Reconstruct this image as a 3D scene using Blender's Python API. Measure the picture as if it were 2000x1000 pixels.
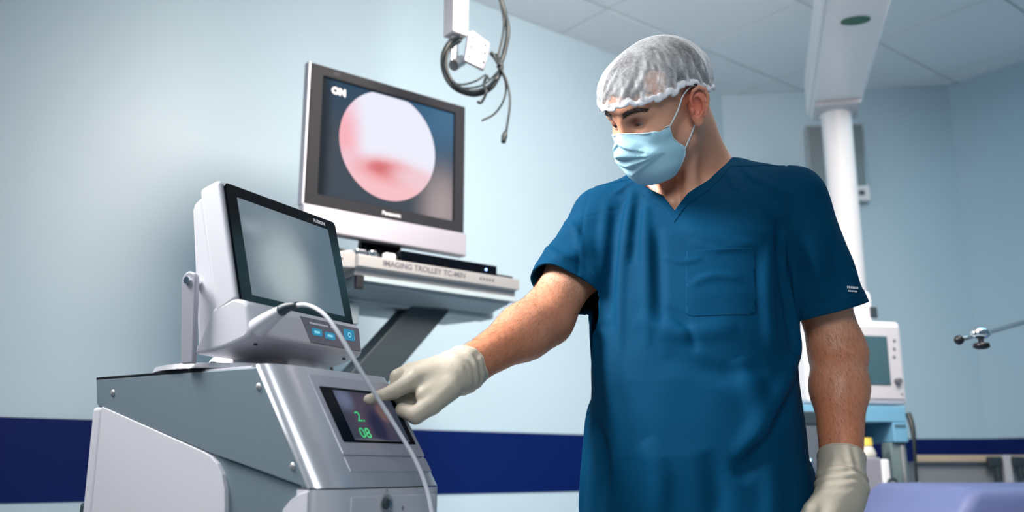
import bpy, bmesh, math, random, time
import numpy as np
from mathutils import Vector, Matrix
T0 = time.time()
for o in list(bpy.data.objects): bpy.data.objects.remove(o)
SC = bpy.context.scene
COL = SC.collection
PI = math.pi
# ------------------------------------------------------------ camera
cam = bpy.data.cameras.new('camera'); camo = bpy.data.objects.new('camera', cam); COL.objects.link(camo)
cam.sensor_width = 36; cam.lens = 32.4; cam.clip_start = .05
PITCH = math.atan(415/1800)
camo.location = (0, 0, .9); camo.rotation_euler = (PI/2+PITCH, 0, 0)
cam.dof.use_dof = True; cam.dof.focus_distance = 1.72; cam.dof.aperture_fstop = 2.6
SC.camera = camo
# ------------------------------------------------------------ world, exposure
w = bpy.data.worlds.new('world'); SC.world = w; w.use_nodes = True
w.node_tree.nodes['Background'].inputs[0].default_value = (.55, .68, .85, 1)
w.node_tree.nodes['Background'].inputs[1].default_value = .3
SC.view_settings.view_transform = 'Standard'; SC.view_settings.look = 'None'
SC.view_settings.gamma = 1; SC.view_settings.use_curve_mapping = False
SC.view_settings.exposure = 0.0
# ------------------------------------------------------------ lights
RA = math.radians(38.5)                      # the room's long axis, turned from world x
def RM(u, v, z=0): return Vector((u*math.cos(RA)+v*math.sin(RA), u*math.sin(RA)-v*math.cos(RA), z))
def area(name, loc, target, size, power, color, sizey=None, spread=PI):
    l = bpy.data.lights.new(name, 'AREA'); l.energy = power; l.color = color; l.size = size
    if sizey: l.shape = 'RECTANGLE'; l.size_y = sizey
    l.spread = spread
    o = bpy.data.objects.new(name, l); COL.objects.link(o); o.location = loc
    d = Vector(target)-Vector(loc); o.rotation_euler = d.to_track_quat('-Z', 'Y').to_euler()
    return o
LIGHTS = [
 # name, location, target, size, power, colour
 ('key_light', (-1.5, 1.45, 2.6), (.30, 1.75, 1.05), .7, 30, (1, .98, .96), 1.35),
 ('wall_light', (.85, 1.95, 2.9), (-.02, 3.98, 1.75), 1.5, 92, (1, .88, .78), 1.95),
 ('fill_light', (-.2, -.9, 2.8), (.35, 1.7, .9), 1.5, 19, (.92, .97, 1), 1.5),  # soft fill added from behind the camera, no fixture there
 ('back_light', (2.3, 3.0, 2.9), (2.3, 3.0, 0), 1.2, 10, (.34, .82, 1), PI),
]
for n, a, b, s, p, c, sp in LIGHTS: area(n, a, b, s, p, c, None, sp)

# ------------------------------------------------------------ helpers
def srgb(r, g, b):
    f = lambda c: (c/255/12.92 if c/255 <= .04045 else ((c/255+.055)/1.055)**2.4)
    return (f(r), f(g), f(b), 1)
def nn(nt, typ, **kw):
    n = nt.nodes.new(typ)
    for k, v in kw.items(): setattr(n, k, v)
    return n
def mat(name, color, rough=.5, metal=0, noise=0, nscale=20, bump=0, bscale=60, spec=.5, coat=0, sss=0, emit=None, emits=0, alpha=1, stretch=None):
    m = bpy.data.materials.new(name); m.use_nodes = True; nt = m.node_tree
    b = nt.nodes['Principled BSDF']
    b.inputs['Base Color'].default_value = color; b.inputs['Roughness'].default_value = rough
    b.inputs['Metallic'].default_value = metal; b.inputs['Specular IOR Level'].default_value = spec
    b.inputs['Coat Weight'].default_value = coat
    if sss: b.inputs['Subsurface Weight'].default_value = sss; b.inputs['Subsurface Radius'].default_value = (1, .35, .2); b.inputs['Subsurface Scale'].default_value = .006
    if emit: b.inputs['Emission Color'].default_value = emit; b.inputs['Emission Strength'].default_value = emits
    if alpha < 1: b.inputs['Alpha'].default_value = alpha
    tc = nn(nt, 'ShaderNodeTexCoord'); src = tc.outputs['Object']
    if stretch:
        mp = nn(nt, 'ShaderNodeMapping'); mp.inputs['Scale'].default_value = stretch
        nt.links.new(src, mp.inputs[0]); src = mp.outputs[0]
    if noise or True:
        nz = nn(nt, 'ShaderNodeTexNoise'); nz.inputs['Scale'].default_value = nscale; nz.inputs['Detail'].default_value = 5
        nt.links.new(src, nz.inputs['Vector'])
        mx = nn(nt, 'ShaderNodeMix', data_type='RGBA')
        mx.inputs[6].default_value = tuple(c*(1-noise) for c in color[:3])+(1,)
        mx.inputs[7].default_value = tuple(min(1, c*(1+noise)) for c in color[:3])+(1,)
        nt.links.new(nz.outputs[0], mx.inputs[0]); nt.links.new(mx.outputs[2], b.inputs['Base Color'])
    if bump:
        n2 = nn(nt, 'ShaderNodeTexNoise'); n2.inputs['Scale'].default_value = bscale; n2.inputs['Detail'].default_value = 4
        nt.links.new(src, n2.inputs['Vector'])
        bp = nn(nt, 'ShaderNodeBump'); bp.inputs['Strength'].default_value = bump; bp.inputs['Distance'].default_value = .002
        nt.links.new(n2.outputs[0], bp.inputs['Height']); nt.links.new(bp.outputs[0], b.inputs['Normal'])
    return m
def tag(o, label=None, cat=None, group=None, kind=None):
    if label: o['label'] = label
    if cat: o['category'] = cat
    if group: o['group'] = group
    if kind: o['kind'] = kind
    return o
def thing(name, label, cat, loc=(0, 0, 0), rz=0, group=None, parent=None):
    o = bpy.data.objects.new(name, None); COL.objects.link(o); o.location = loc; o.rotation_euler = (0, 0, rz)
    o.empty_display_size = .05
    return tag(o, label, cat, group)
def mesh_obj(name, me, m, parent=None, smooth=False):
    o = bpy.data.objects.new(name, me); COL.objects.link(o)
    if m: me.materials.append(m)
    if smooth: me.polygons.foreach_set('use_smooth', [True]*len(me.polygons))
    if parent: o.parent = parent
    return o
def obj(name, bm, m, parent=None, smooth=False, label=None):
    me = bpy.data.meshes.new(name); bm.to_mesh(me); bm.free()
    o = mesh_obj(name, me, m, parent, smooth)
    if label: o['label'] = label
    return o
def bx(bm, lo, hi, bev=0, seg=2, M=None):
    lo = Vector(lo); hi = Vector(hi); g = bmesh.new()
    bmesh.ops.create_cube(g, size=1)
    bmesh.ops.scale(g, vec=hi-lo, verts=g.verts); bmesh.ops.translate(g, vec=(lo+hi)/2, verts=g.verts)
    if bev: bmesh.ops.bevel(g, geom=list(g.edges), offset=bev, segments=seg, affect='EDGES', profile=.5)
    if M: bmesh.ops.transform(g, matrix=M, verts=g.verts)
    me = bpy.data.meshes.new('t'); g.to_mesh(me); bm.from_mesh(me); g.free(); bpy.data.meshes.remove(me)
def cyl(bm, a, b, r, r2=None, seg=24, cap=True):
    a = Vector(a); b = Vector(b); d = b-a
    M = Matrix.Translation((a+b)/2) @ d.to_track_quat('Z', 'Y').to_matrix().to_4x4()
    bmesh.ops.create_cone(bm, cap_ends=cap, segments=seg, radius1=r, radius2=r if r2 is None else r2, depth=d.length, matrix=M)
def sph(bm, c, r, sc=(1, 1, 1), seg=16):
    bmesh.ops.create_uvsphere(bm, u_segments=seg, v_segments=seg//2+1, radius=r, matrix=Matrix.Translation(c) @ Matrix.Diagonal((*sc, 1)))
def catmull(pts, n=8):
    P = [Vector(p) for p in pts]; P = [2*P[0]-P[1]]+P+[2*P[-1]-P[-2]]; out = []
    for i in range(1, len(P)-2):
        for k in range(n):
            t = k/n; a, b, c, d = P[i-1:i+3]
            out.append(.5*((2*b)+(c-a)*t+(2*a-5*b+4*c-d)*t*t+(3*b-a-3*c+d)*t**3))
    out.append(P[-2]); return out
def tube(bm, pts, r, seg=10, n=8, smooth=True):
    P = catmull(pts, n) if smooth and len(pts) > 2 else [Vector(p) for p in pts]
    rs = r if isinstance(r, (list, tuple)) else [r]
    N = len(P); up = Vector((0.01, 0.03, 1)); rings = []
    for i, p in enumerate(P):
        d = (P[min(i+1, N-1)]-P[max(i-1, 0)]).normalized()
        if abs(d.dot(up.normalized())) > .98: up = Vector((1, .1, 0))
        x = d.cross(up).normalized(); y = x.cross(d).normalized(); up = y
        t = i/(N-1)*(len(rs)-1); k = min(int(t), len(rs)-2) if len(rs) > 1 else 0
        rr = rs[k]+(rs[k+1]-rs[k])*(t-k) if len(rs) > 1 else rs[0]
        rings.append([bm.verts.new(p+(x*math.cos(a)+y*math.sin(a))*rr) for a in [2*PI*j/seg for j in range(seg)]])
    for i in range(N-1):
        for j in range(seg):
            bm.faces.new((rings[i][j], rings[i][(j+1) % seg], rings[i+1][(j+1) % seg], rings[i+1][j]))
    bm.faces.new(rings[0][::-1]); bm.faces.new(rings[-1])
def prism(bm, poly, axis, a, b, bev=0, seg=2):
    """extrude a 2-D polygon (in the two other axes, in order) along axis from a to b"""
    g = bmesh.new()
    def P(q, t):
        v = list(q); v.insert(axis, t); return v
    A = [g.verts.new(P(q, a)) for q in poly]; B = [g.verts.new(P(q, b)) for q in poly]; n = len(poly)
    g.faces.new(A); g.faces.new(B[::-1])
    for i in range(n): g.faces.new((A[i], B[i], B[(i+1) % n], A[(i+1) % n]))
    bmesh.ops.recalc_face_normals(g, faces=g.faces)
    if bev: bmesh.ops.bevel(g, geom=list(g.edges), offset=bev, segments=seg, affect='EDGES', profile=.5)
    me = bpy.data.meshes.new('t'); g.to_mesh(me); bm.from_mesh(me); g.free(); bpy.data.meshes.remove(me)
def lathe(bm, prof, M=None, seg=28):
    rings = []
    for r, z in prof:
        rings.append([bm.verts.new(Vector((r*math.cos(2*PI*j/seg), r*math.sin(2*PI*j/seg), z)) if not M else M @ Vector((r*math.cos(2*PI*j/seg), r*math.sin(2*PI*j/seg), z))) for j in range(seg)])
    for i in range(len(rings)-1):
        for j in range(seg): bm.faces.new((rings[i][j], rings[i][(j+1) % seg], rings[i+1][(j+1) % seg], rings[i+1][j]))
    bm.faces.new(rings[0][::-1]); bm.faces.new(rings[-1])
def B(fn, *a, **k):
    bm = bmesh.new(); fn(bm, *a, **k); return bm
def round_rect(x0, y0, x1, y1, r, n=5):
    out = []
    for cx, cy, a0 in ((x1-r, y1-r, 0), (x0+r, y1-r, PI/2), (x0+r, y0+r, PI), (x1-r, y0+r, 1.5*PI)):
        for i in range(n+1): a = a0+PI/2*i/n; out.append((cx+r*math.cos(a), cy+r*math.sin(a)))
    return out
def text(name, s, size, m, parent, M, extrude=.0004, shear=0, bold=0, align='CENTER'):
    c = bpy.data.curves.new(name, 'FONT'); c.body = s; c.size = size; c.extrude = extrude; c.align_x = align; c.align_y = 'CENTER'
    c.shear = shear; c.offset = bold; c.resolution_u = 3
    o = bpy.data.objects.new(name, c); COL.objects.link(o)
    bpy.context.view_layer.update()
    me = bpy.data.meshes.new_from_object(o.evaluated_get(bpy.context.evaluated_depsgraph_get()))
    bpy.data.objects.remove(o)
    me.transform(M); me.materials.clear()
    return mesh_obj(name, me, m, parent)
def frame(origin, x, y):
    x = Vector(x).normalized(); z = x.cross(Vector(y)).normalized(); y = z.cross(x)
    M = Matrix.Identity(4)
    for i in range(3): M[i][0] = x[i]; M[i][1] = y[i]; M[i][2] = z[i]; M[i][3] = origin[i]
    return M
# pixel-to-space survey of the photograph (camera as above): a point at distance Y on the line through a pixel
_c, _s = math.cos(PITCH), math.sin(PITCH)
def at(px, py, Y):
    x = px-1000; y = 500-py; k = 1800*_c-y*_s
    return Vector((x/k*Y, Y, .9+(1800*_s+y*_c)/k*Y))
# ------------------------------------------------------------ materials
M = {}
M['wall'] = mat('wall_paint', srgb(182, 206, 220), .42, noise=.02, nscale=3, bump=.05, bscale=300)
M['stripe'] = mat('stripe_paint', srgb(0, 26, 88), .5, noise=.04, nscale=4, spec=.15)
M['ceil'] = mat('ceiling_tile', srgb(236, 240, 245), .8, noise=.02, nscale=40, bump=.1, bscale=400)
M['ceil_grid'] = mat('ceiling_grid', srgb(170, 183, 194), .5)
M['floor'] = mat('floor_vinyl', srgb(195, 206, 212), .3, noise=.06, nscale=90)
M['white'] = mat('white_plastic', srgb(190, 190, 197), .38, noise=.01)
M['white2'] = mat('white_enamel', srgb(232, 232, 236), .3, noise=.01)
M['cream'] = mat('white_panel', srgb(190, 190, 197), .4, noise=.01, bump=.02, bscale=500)
M['grey'] = mat('grey_lacquer', srgb(118, 134, 144), .38, metal=.35, noise=.02, nscale=8)
M['silver'] = mat('brushed_silver', srgb(186, 188, 195), .3, metal=.6, noise=.015, stretch=(3, 3, 200), nscale=5)
M['silver2'] = mat('silver_plastic', srgb(168, 167, 178), .35, metal=.4, noise=.01)
M['steel'] = mat('stainless_steel', srgb(190, 193, 195), .28, metal=.9, noise=.03, nscale=30)
M['alu'] = mat('aluminium', srgb(182, 181, 181), .35, metal=.6, noise=.02)
M['chrome'] = mat('chrome', srgb(230, 232, 235), .12, metal=1)
M['black'] = mat('black_plastic', srgb(16, 20, 26), .35, noise=.05)
M['gloss'] = mat('black_glass', srgb(7, 11, 18), .14, spec=.1)
M['dark'] = mat('dark_grey_steel', srgb(42, 56, 64), .5, noise=.04)
M['shade'] = mat('underside_shade', srgb(150, 165, 172), .5, metal=.2, noise=.03)  # blue-grey with the shade under the shelf put into the colour
M['cable'] = mat('white_cable', srgb(225, 224, 230), .4)
M['bcable'] = mat('black_cable', srgb(14, 26, 30), .45)
M['print'] = mat('grey_print', srgb(95, 95, 105), .6)
M['wprint'] = mat('white_print', srgb(225, 225, 230), .6)
M['blue'] = mat('blue_enamel', srgb(110, 165, 195), .45, noise=.03)
M['dblue'] = mat('dark_blue_enamel', srgb(38, 100, 130), .5, noise=.03)
M['yellow'] = mat('yellow_plastic', srgb(232, 205, 90), .45)
M['green'] = mat('green_emblem', srgb(0, 92, 70), .4)
M['lav'] = mat('lavender_vinyl', srgb(96, 106, 150), .5, noise=.04, bump=.1, bscale=40)
M['tan'] = mat('worn_rail', srgb(200, 180, 155), .4, metal=.3, noise=.1)
def emis(name, col, s):
    m = bpy.data.materials.new(name); m.use_nodes = True; nt = m.node_tree; b = nt.nodes['Principled BSDF']
    b.inputs['Base Color'].default_value = (.02, .02, .02, 1); b.inputs['Roughness'].default_value = .15
    b.inputs['Emission Color'].default_value = col; b.inputs['Emission Strength'].default_value = s
    return m
M['green_led'] = emis('green_digits', srgb(60, 210, 130), .9)
M['blue_led'] = emis('blue_keys', srgb(50, 150, 190), .75)
M['cyan_led'] = emis('cyan_print', srgb(150, 225, 245), 1.0)
M['led'] = emis('blue_led', srgb(150, 180, 255), 6)
def blob_mat(name, base, blobs, rough=.2, strength=1.0, base2=None):
    """a lit picture or painted reflections: base colour plus soft-edged patches, given in the object's own x,z"""
    m = bpy.data.materials.new(name); m.use_nodes = True; nt = m.node_tree; b = nt.nodes['Principled BSDF']
    tc = nn(nt, 'ShaderNodeTexCoord'); cur = None
    if base2:
        sp = nn(nt, 'ShaderNodeSeparateXYZ'); nt.links.new(tc.outputs['Object'], sp.inputs[0])
        mr = nn(nt, 'ShaderNodeMapRange'); mr.interpolation_type = 'SMOOTHSTEP'
        mr.inputs[1].default_value = base2[1]; mr.inputs[2].default_value = base2[2]
        nt.links.new(sp.outputs[base2[3]], mr.inputs[0])
        mx = nn(nt, 'ShaderNodeMix', data_type='RGBA'); mx.inputs[6].default_value = base; mx.inputs[7].default_value = base2[0]
        nt.links.new(mr.outputs[0], mx.inputs[0]); cur = mx.outputs[2]
    else:
        rgb = nn(nt, 'ShaderNodeRGB'); rgb.outputs[0].default_value = base; cur = rgb.outputs[0]
    nz = nn(nt, 'ShaderNodeTexNoise'); nz.inputs['Scale'].default_value = 18; nt.links.new(tc.outputs['Object'], nz.inputs['Vector'])
    va = nn(nt, 'ShaderNodeVectorMath', operation='MULTIPLY_ADD'); va.inputs[1].default_value = (.012,)*3
    nt.links.new(nz.outputs[1], va.inputs[0]); nt.links.new(tc.outputs['Object'], va.inputs[2])
    for (cx, cy, cz), (rx, rz), soft, col in blobs:
        mp = nn(nt, 'ShaderNodeMapping', vector_type='TEXTURE'); mp.inputs['Location'].default_value = (cx, cy, cz)
        mp.inputs['Scale'].default_value = (rx, 1, rz); nt.links.new(va.outputs[0], mp.inputs[0])
        ml = nn(nt, 'ShaderNodeVectorMath', operation='MULTIPLY'); ml.inputs[1].default_value = (1, 0, 1); nt.links.new(mp.outputs[0], ml.inputs[0])
        ln = nn(nt, 'ShaderNodeVectorMath', operation='LENGTH'); nt.links.new(ml.outputs[0], ln.inputs[0])
        mr = nn(nt, 'ShaderNodeMapRange'); mr.interpolation_type = 'SMOOTHSTEP'
        mr.inputs[1].default_value = 1+soft; mr.inputs[2].default_value = 1-soft; nt.links.new(ln.outputs['Value'], mr.inputs[0])
        mx = nn(nt, 'ShaderNodeMix', data_type='RGBA'); mx.inputs[7].default_value = col
        nt.links.new(mr.outputs[0], mx.inputs[0]); nt.links.new(cur, mx.inputs[6]); cur = mx.outputs[2]
    nt.links.new(cur, b.inputs['Emission Color']); b.inputs['Emission Strength'].default_value = strength
    b.inputs['Base Color'].default_value = (.012, .016, .02, 1); b.inputs['Roughness'].default_value = rough; b.inputs['IOR'].default_value = 1.12; b.inputs['Specular IOR Level'].default_value = 0
    return m
# ============================================================ THE ROOM
H = 3.0
U0, U1, V0, V1 = -2.4, 4.93, -3.14, 2.5      # room axes: u along the left wall, v away from it
CU, CV = 4.04, -2.26                         # the cut corner runs from (CU,V0) to (U1,CV)
def quadwall(name, a, b, z0, z1, m, th=.1, off=0, kind='structure'):
    a = RM(*a); b = RM(*b); d = (b-a).normalized(); n = Vector((-d.y, d.x, 0))
    c = RM((U0+U1)/2, (V0+V1)/2)
    if (c-a).dot(n) > 0: n = -n                # n points outwards
    bm = bmesh.new(); o = off
    P = [a-n*o, b-n*o, b+n*(th-o), a+n*(th-o)]
    vs = [bm.verts.new((p.x, p.y, z)) for z in (z0, z1) for p in P]
    for f in ((0, 1, 2, 3), (7, 6, 5, 4), (0, 4, 5, 1), (1, 5, 6, 2), (2, 6, 7, 3), (3, 7, 4, 0)): bm.faces.new([vs[i] for i in f])
    bmesh.ops.recalc_face_normals(bm, faces=bm.faces)
    return tag(obj(name, bm, m), kind=kind)
WALLS = [('wall_left', (U0, V0), (CU, V0)), ('wall_corner', (CU, V0), (U1, CV)), ('wall_back', (U1, CV), (U1, V1)), ('wall_right', (U1, V1), (U0, V1)), ('wall_front', (U0, V1), (U0, V0))]
for n, a, b in WALLS: quadwall(n, a, b, 0, H, M['wall'])
for i, (n, a, b) in enumerate(WALLS):
    quadwall('trim_%d' % (i+1), a, b, .80, 1.05, M['stripe'], th=.004, off=.004)
    quadwall('baseboard_'+n.split('_')[1], a, b, 0, .10, M['cream'], th=.008, off=.008)
def slab(name, z0, z1, m):
    P = [RM(u, v) for u, v in ((U0-.1, V0-.1), (CU, V0-.1), (U1+.1, CV), (U1+.1, V1+.1), (U0-.1, V1+.1))]
    bm = bmesh.new(); A = [bm.verts.new((p.x, p.y, z0)) for p in P]; Bb = [bm.verts.new((p.x, p.y, z1)) for p in P]
    bm.faces.new(A); bm.faces.new(Bb)
    for i in range(5): bm.faces.new((A[i], A[(i+1) % 5], Bb[(i+1) % 5], Bb[i]))
    bmesh.ops.recalc_face_normals(bm, faces=bm.faces); return tag(obj(name, bm, m), kind='structure')
slab('floor', -.1, 0, M['floor'])
ceil = slab('ceiling', H+.012, H+.12, M['ceil_grid'])
# ceiling tiles, each its own panel, seated 12 mm below the dark backing with open joints
TU, TV_ = .65, .60
def poly_clip(poly, f):
    out = []
    for i in range(len(poly)):
        p, q = poly[i], poly[(i+1) % len(poly)]; a, b = f(p), f(q)
        if a >= 0: out.append(p)
        if a*b < 0: t = a/(a-b); out.append((p[0]+(q[0]-p[0])*t, p[1]+(q[1]-p[1])*t))
    return out
g = .0045; PANELS = {(1, 3), (3, 3), (5, 4), (1, 6), (5, 6)}
for i in range(-10, 5):
    for j in range(-1, 10):
        u0 = 3.46+TU*i; v0 = -2.81+TV_*j; u1 = u0+TU; v1 = v0+TV_
        pl = [(u0+g, v0+g), (u1-g, v0+g), (u1-g, v1-g), (u0+g, v1-g)]
        for f in (lambda p: p[0]-U0, lambda p: U1-p[0], lambda p: p[1]-V0, lambda p: V1-p[1], lambda p: (U1-p[0])*(CV-V0)/(U1-CU)+(p[1]-V0)-(CV-V0)):
            pl = poly_clip(pl, f) if len(pl) > 2 else pl
        if len(pl) < 3: continue
        ar = abs(sum(pl[k][0]*pl[(k+1) % len(pl)][1]-pl[(k+1) % len(pl)][0]*pl[k][1] for k in range(len(pl))))/2
        if ar < .004: continue
        bm = bmesh.new(); dz = .0012*((i*7+j*5) % 3-1)
        A = [bm.verts.new(RM(a, b, H+dz)) for a, b in pl]; Bb = [bm.verts.new(RM(a, b, H+.014)) for a, b in pl]
        bm.faces.new(A[::-1]); bm.faces.new(Bb)
        for k in range(len(pl)): bm.faces.new((A[k], A[(k+1) % len(pl)], Bb[(k+1) % len(pl)], Bb[k]))
        bmesh.ops.recalc_face_normals(bm, faces=bm.faces); obj('ceiling_tile', bm, M['ceil'], ceil)
def ray(px, py): return at(px, py, 1.0)-Vector((0, 0, .9))
def hit(px, py, P0, n):
    r = ray(px, py); c = Vector((0, 0, .9)); n = Vector(n); return c+r*((Vector(P0)-c).dot(n)/r.dot(n))
def local(T):
    bpy.context.view_layer.update(); return T.matrix_world.inverted()
def caster(parent, x, y, r=.035, z=0):
    bm = bmesh.new(); bx(bm, (x-.022, y-.03, z+r*1.2), (x+.022, y+.03, z+r*2.3), .006); cyl(bm, (x, y, z+r*2.2), (x, y, z+r*2.8), .01); c = obj('caster', bm, M['dark'], parent)
    bm = bmesh.new(); cyl(bm, (x-.014, y, z+r), (x+.014, y, z+r), r); obj('wheel', bm, M['black'], c, smooth=False)
# ============================================================ LASER CART
CA = math.radians(58.65)
cart = thing('laser_cart', 'grey and white wheeled laser cart with slanted silver front and small touch screen', 'medical cart', (-.375, 1.364, 0), CA)
CL = local(cart); CM = cart.matrix_world.copy()
W = .283; E1 = Vector((0, -.5415, -.8407)); NN = Vector((0, -.8407, .5415)); BUL = .024
def F(x, t, n=0): return Vector((x, 0, 1.05))+E1*t+NN*(BUL+n)
FP = CM @ F(0, 0); FN = CM.to_3x3() @ NN
def fh(px, py):
    p = CL @ hit(px, py, FP, FN); return p.x, (p-F(0, 0)).dot(E1)
# grey core and white front column
obj('core', B(prism, [(.372, .14), (.376, 1.04), (.004, 1.04), (-.108, .868), (-.108, .14)], 0, .004, W-.004), M['grey'], cart)
bm = bmesh.new()
pr = [(0, .0)]+[(.045-.045*math.cos(a), BUL*math.sin(a)) for a in [PI/2*k/8 for k in range(1, 9)]]+[(W-.045+.045*math.sin(a), BUL*math.cos(a)) for a in [PI/2*k/8 for k in range(0, 9)]]
ts = [-.03, .24]
rows = []
for t in ts: rows.append([bm.verts.new(Vector((x, 0, 1.05))+E1*t+NN*n) for x, n in pr])
for t in ts[::-1]: rows.append([bm.verts.new(Vector((x, 0, 1.05))+E1*t+NN*(n-.012)) for x, n in pr])
for r in range(4):
    for k in range(len(pr)-1): bm.faces.new((rows[r][k], rows[r][k+1], rows[(r+1) % 4][k+1], rows[(r+1) % 4][k]))
bm.faces.new([rows[r][0] for r in range(4)]); bm.faces.new([rows[r][-1] for r in range(4)][::-1])
bmesh.ops.recalc_face_normals(bm, faces=bm.faces)
for z, sgn in ((1.051, 1), (.8735, -1)):
    r = bmesh.ops.bisect_plane(bm, geom=bm.verts[:]+bm.edges[:]+bm.faces[:], plane_co=(0, 0, z), plane_no=(0, 0, sgn), clear_outer=True)
    bmesh.ops.holes_fill(bm, edges=[e for e in bm.edges if e.is_boundary])
cov = obj('front_cover', bm, M['silver'], cart, smooth=True, label='brushed silver slanted front cover')
cov.modifiers.new('e', 'EDGE_SPLIT').split_angle = math.radians(40)
# top deck
bm = bmesh.new(); prism(bm, [(.004, -.010), (W-.004, -.010), (W-.004, .378), (.004, .378)], 2, 1.040, 1.0495, .002); obj('top_deck', bm, M['silver2'], cart)
bm = bmesh.new(); bx(bm, (-.0012, .12, 1.0455), (.006, .381, 1.0495)); obj('shadow_gap', bm, M['black'], cart)  # black strip standing in for the shadow gap below the deck
# side panels (both sides alike)
for s in (0, 1):
    a, b = ((-.0012, .005) if s == 0 else (W-.005, W+.0012))
    obj('upper_side_panel', B(prism, [(.381, 1.0455), (.002, 1.0455), (-.1125, .8735), (.102, .9265), (.373, 1.0045)], 0, a, b, .0008, 1), M['grey'], cart)
    obj('lower_side_panel', B(prism, [(.356, 1.000), (.102, .9245), (.085, .918), (.070, .907), (.058, .891), (.050, .870), (.047, .845), (.046, .80), (.046, .16), (.356, .16)], 0, a-.0022 if s == 0 else a, b if s == 0 else b+.0022, .001, 2), M['cream'], cart)
    obj('front_side_panel', B(prism, [(-.114, .8695), (-.098, .866), (-.083, .858), (-.070, .846), (-.061, .828), (-.056, .80), (-.054, .74), (-.054, .16), (-.114, .16)], 0, a-.002 if s == 0 else a, b if s == 0 else b+.002, .001, 2), M['white'], cart)
    for y, z in ((.333, 1.022), (-.0045, 1.017), (-.081, .903)):
        obj('screw_cap', B(sph, (a if s == 0 else b, y, z), .0052, (.55, 1, 1)), M['alu'], cart, smooth=True)
bx_ = B(bx, (-.002, .357, .10), (W+.002, .383, 1.000), .006, 3); obj('rear_post', bx_, M['white'], cart)
# trim rods along the slanted edges
for x in (-.0005, W+.0005):
    obj('trim_rod', B(tube, [(x, .001, 1.049), (x, -.1135, .8735)], .0026, smooth=False), M['white2'], cart, smooth=True)
# white front column
prv = [(x, -.1142-n*1.19) for x, n in pr]
bm = bmesh.new(); A = [bm.verts.new((x, y, .13)) for x, y in prv]+[bm.verts.new((W, -.09, .13)), bm.verts.new((0, -.09, .13))]
Bt = [bm.verts.new((v.co.x, v.co.y, .8715)) for v in A]; bm.faces.new(A[::-1]); bm.faces.new(Bt)
for k in range(len(A)): bm.faces.new((A[k], A[(k+1) % len(A)], Bt[(k+1) % len(A)], Bt[k]))
bmesh.ops.recalc_face_normals(bm, faces=bm.faces); fc = obj('front_column', bm, M['white'], cart, smooth=True); fc.modifiers.new('e', 'EDGE_SPLIT').split_angle = math.radians(40)
YF = -.1142-BUL*1.19
def vh(px, py):
    p = CL @ hit(px, py, CM @ Vector((0, YF, 0)), CM.to_3x3() @ Vector((0, -1, 0))); return p.x, p.z
bm = bmesh.new(); bx(bm, (.052, YF-.0015, .30), (W-.030, YF+.001, .861), .001, 1); pl = obj('front_plate', bm, M['white'], cart)
kx, kz = vh(752, 985)
bm = bmesh.new(); cyl(bm, (kx, YF, kz), (kx, YF-.004, kz), .0145, seg=32); ks = obj('key_switch', bm, M['alu'], cart, label='round metal key switch')
bm = bmesh.new(); cyl(bm, (kx-.003, YF-.004, kz+.001), (kx-.003, YF-.009, kz+.001), .0085, .0075, seg=24); obj('key_barrel', bm, M['dark'], ks)
bm = bmesh.new(); bx(bm, (kx-.0045, YF-.013, kz-.006), (kx-.0015, YF-.008, kz+.008), .0005); obj('key_slot', bm, M['chrome'], ks)
X90 = Matrix.Rotation(PI/2, 4, 'X')
def front_text(name, s, size, px, py, m, sh=0):
    x, z = vh(px, py); return text(name, s, size, m, cart, Matrix.Translation((x, YF-.0018, z)) @ X90, shear=sh)
front_text('key_mark', 'I', .010, 754, 956, M['print']); front_text('key_mark', '0', .009, 785, 993, M['print'])
x0, z0 = vh(833, 968); obj('socket', B(bx, (W-.001, -.10, .846), (W+.003, -.09, .862), .001), M['dark'], cart)
# touch screen set in the slanted front
FX = frame(F(0, 0, 0), (1, 0, 0), -E1)                # local: x across, y up the slope, z outwards
def fbox(name, x0, x1, t0, t1, n0, n1, m, parent=cart, r=.004, bev=.0006):
    bm = bmesh.new(); prism(bm, round_rect(x0, -t1, x1, -t0, r), 2, n0, n1, bev, 1)
    bmesh.ops.transform(bm, matrix=FX, verts=bm.verts); return obj(name, bm, m, parent)
sfr = fbox('screen_frame', .066, .262, .028, .172, -.002, .0016, M['silver2'], r=.004)
sgl = fbox('screen_glass', .078, .252, .050, .150, .0012, .0026, M['gloss'], r=.002)
dm = blob_mat('touch_reflections', srgb(58, 66, 84), [((.17, 0, -.10), (.045, .05), .8, srgb(88, 74, 92)), ((.125, 0, -.065), (.018, .018), .7, srgb(112, 122, 150)), ((.18, 0, -.115), (.02, .035), .6, srgb(42, 42, 72)), ((.213, 0, -.085), (.016, .018), .4, srgb(120, 95, 95)), ((.165, 0, -.145), (.07, .006), .6, srgb(130, 132, 142))], rough=.12, strength=.75)  # soft patches paint reflections into the dim touch display
bm = bmesh.new(); prism(bm, [(.104, -.146), (.238, -.146), (.238, -.056), (.104, -.056)], 2, 0, .0005)
for v in bm.verts: v.co = Vector((v.co.x, v.co.z, v.co.y))
bmesh.ops.recalc_face_normals(bm, faces=bm.faces)
dsp = obj('display', bm, dm, cart); dsp.matrix_local = FX @ Matrix.Translation((0, 0, .0027)) @ Matrix(((1, 0, 0, 0), (0, 0, 1, 0), (0, 1, 0, 0), (0, 0, 0, 1)))
for s, px, py, sz in (('2.', 700, 817, .026), ('08', 711, 849, .026)):
    x, t = fh(px, py); text('digits', s, sz, M['green_led'], cart, FX @ Matrix.Translation((x, -t, .0034)), extrude=.0002)
fbox('screen_shade', .066, .262, .1745, .2, -.001, .0006, M['silver2'], r=.002)
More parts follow.
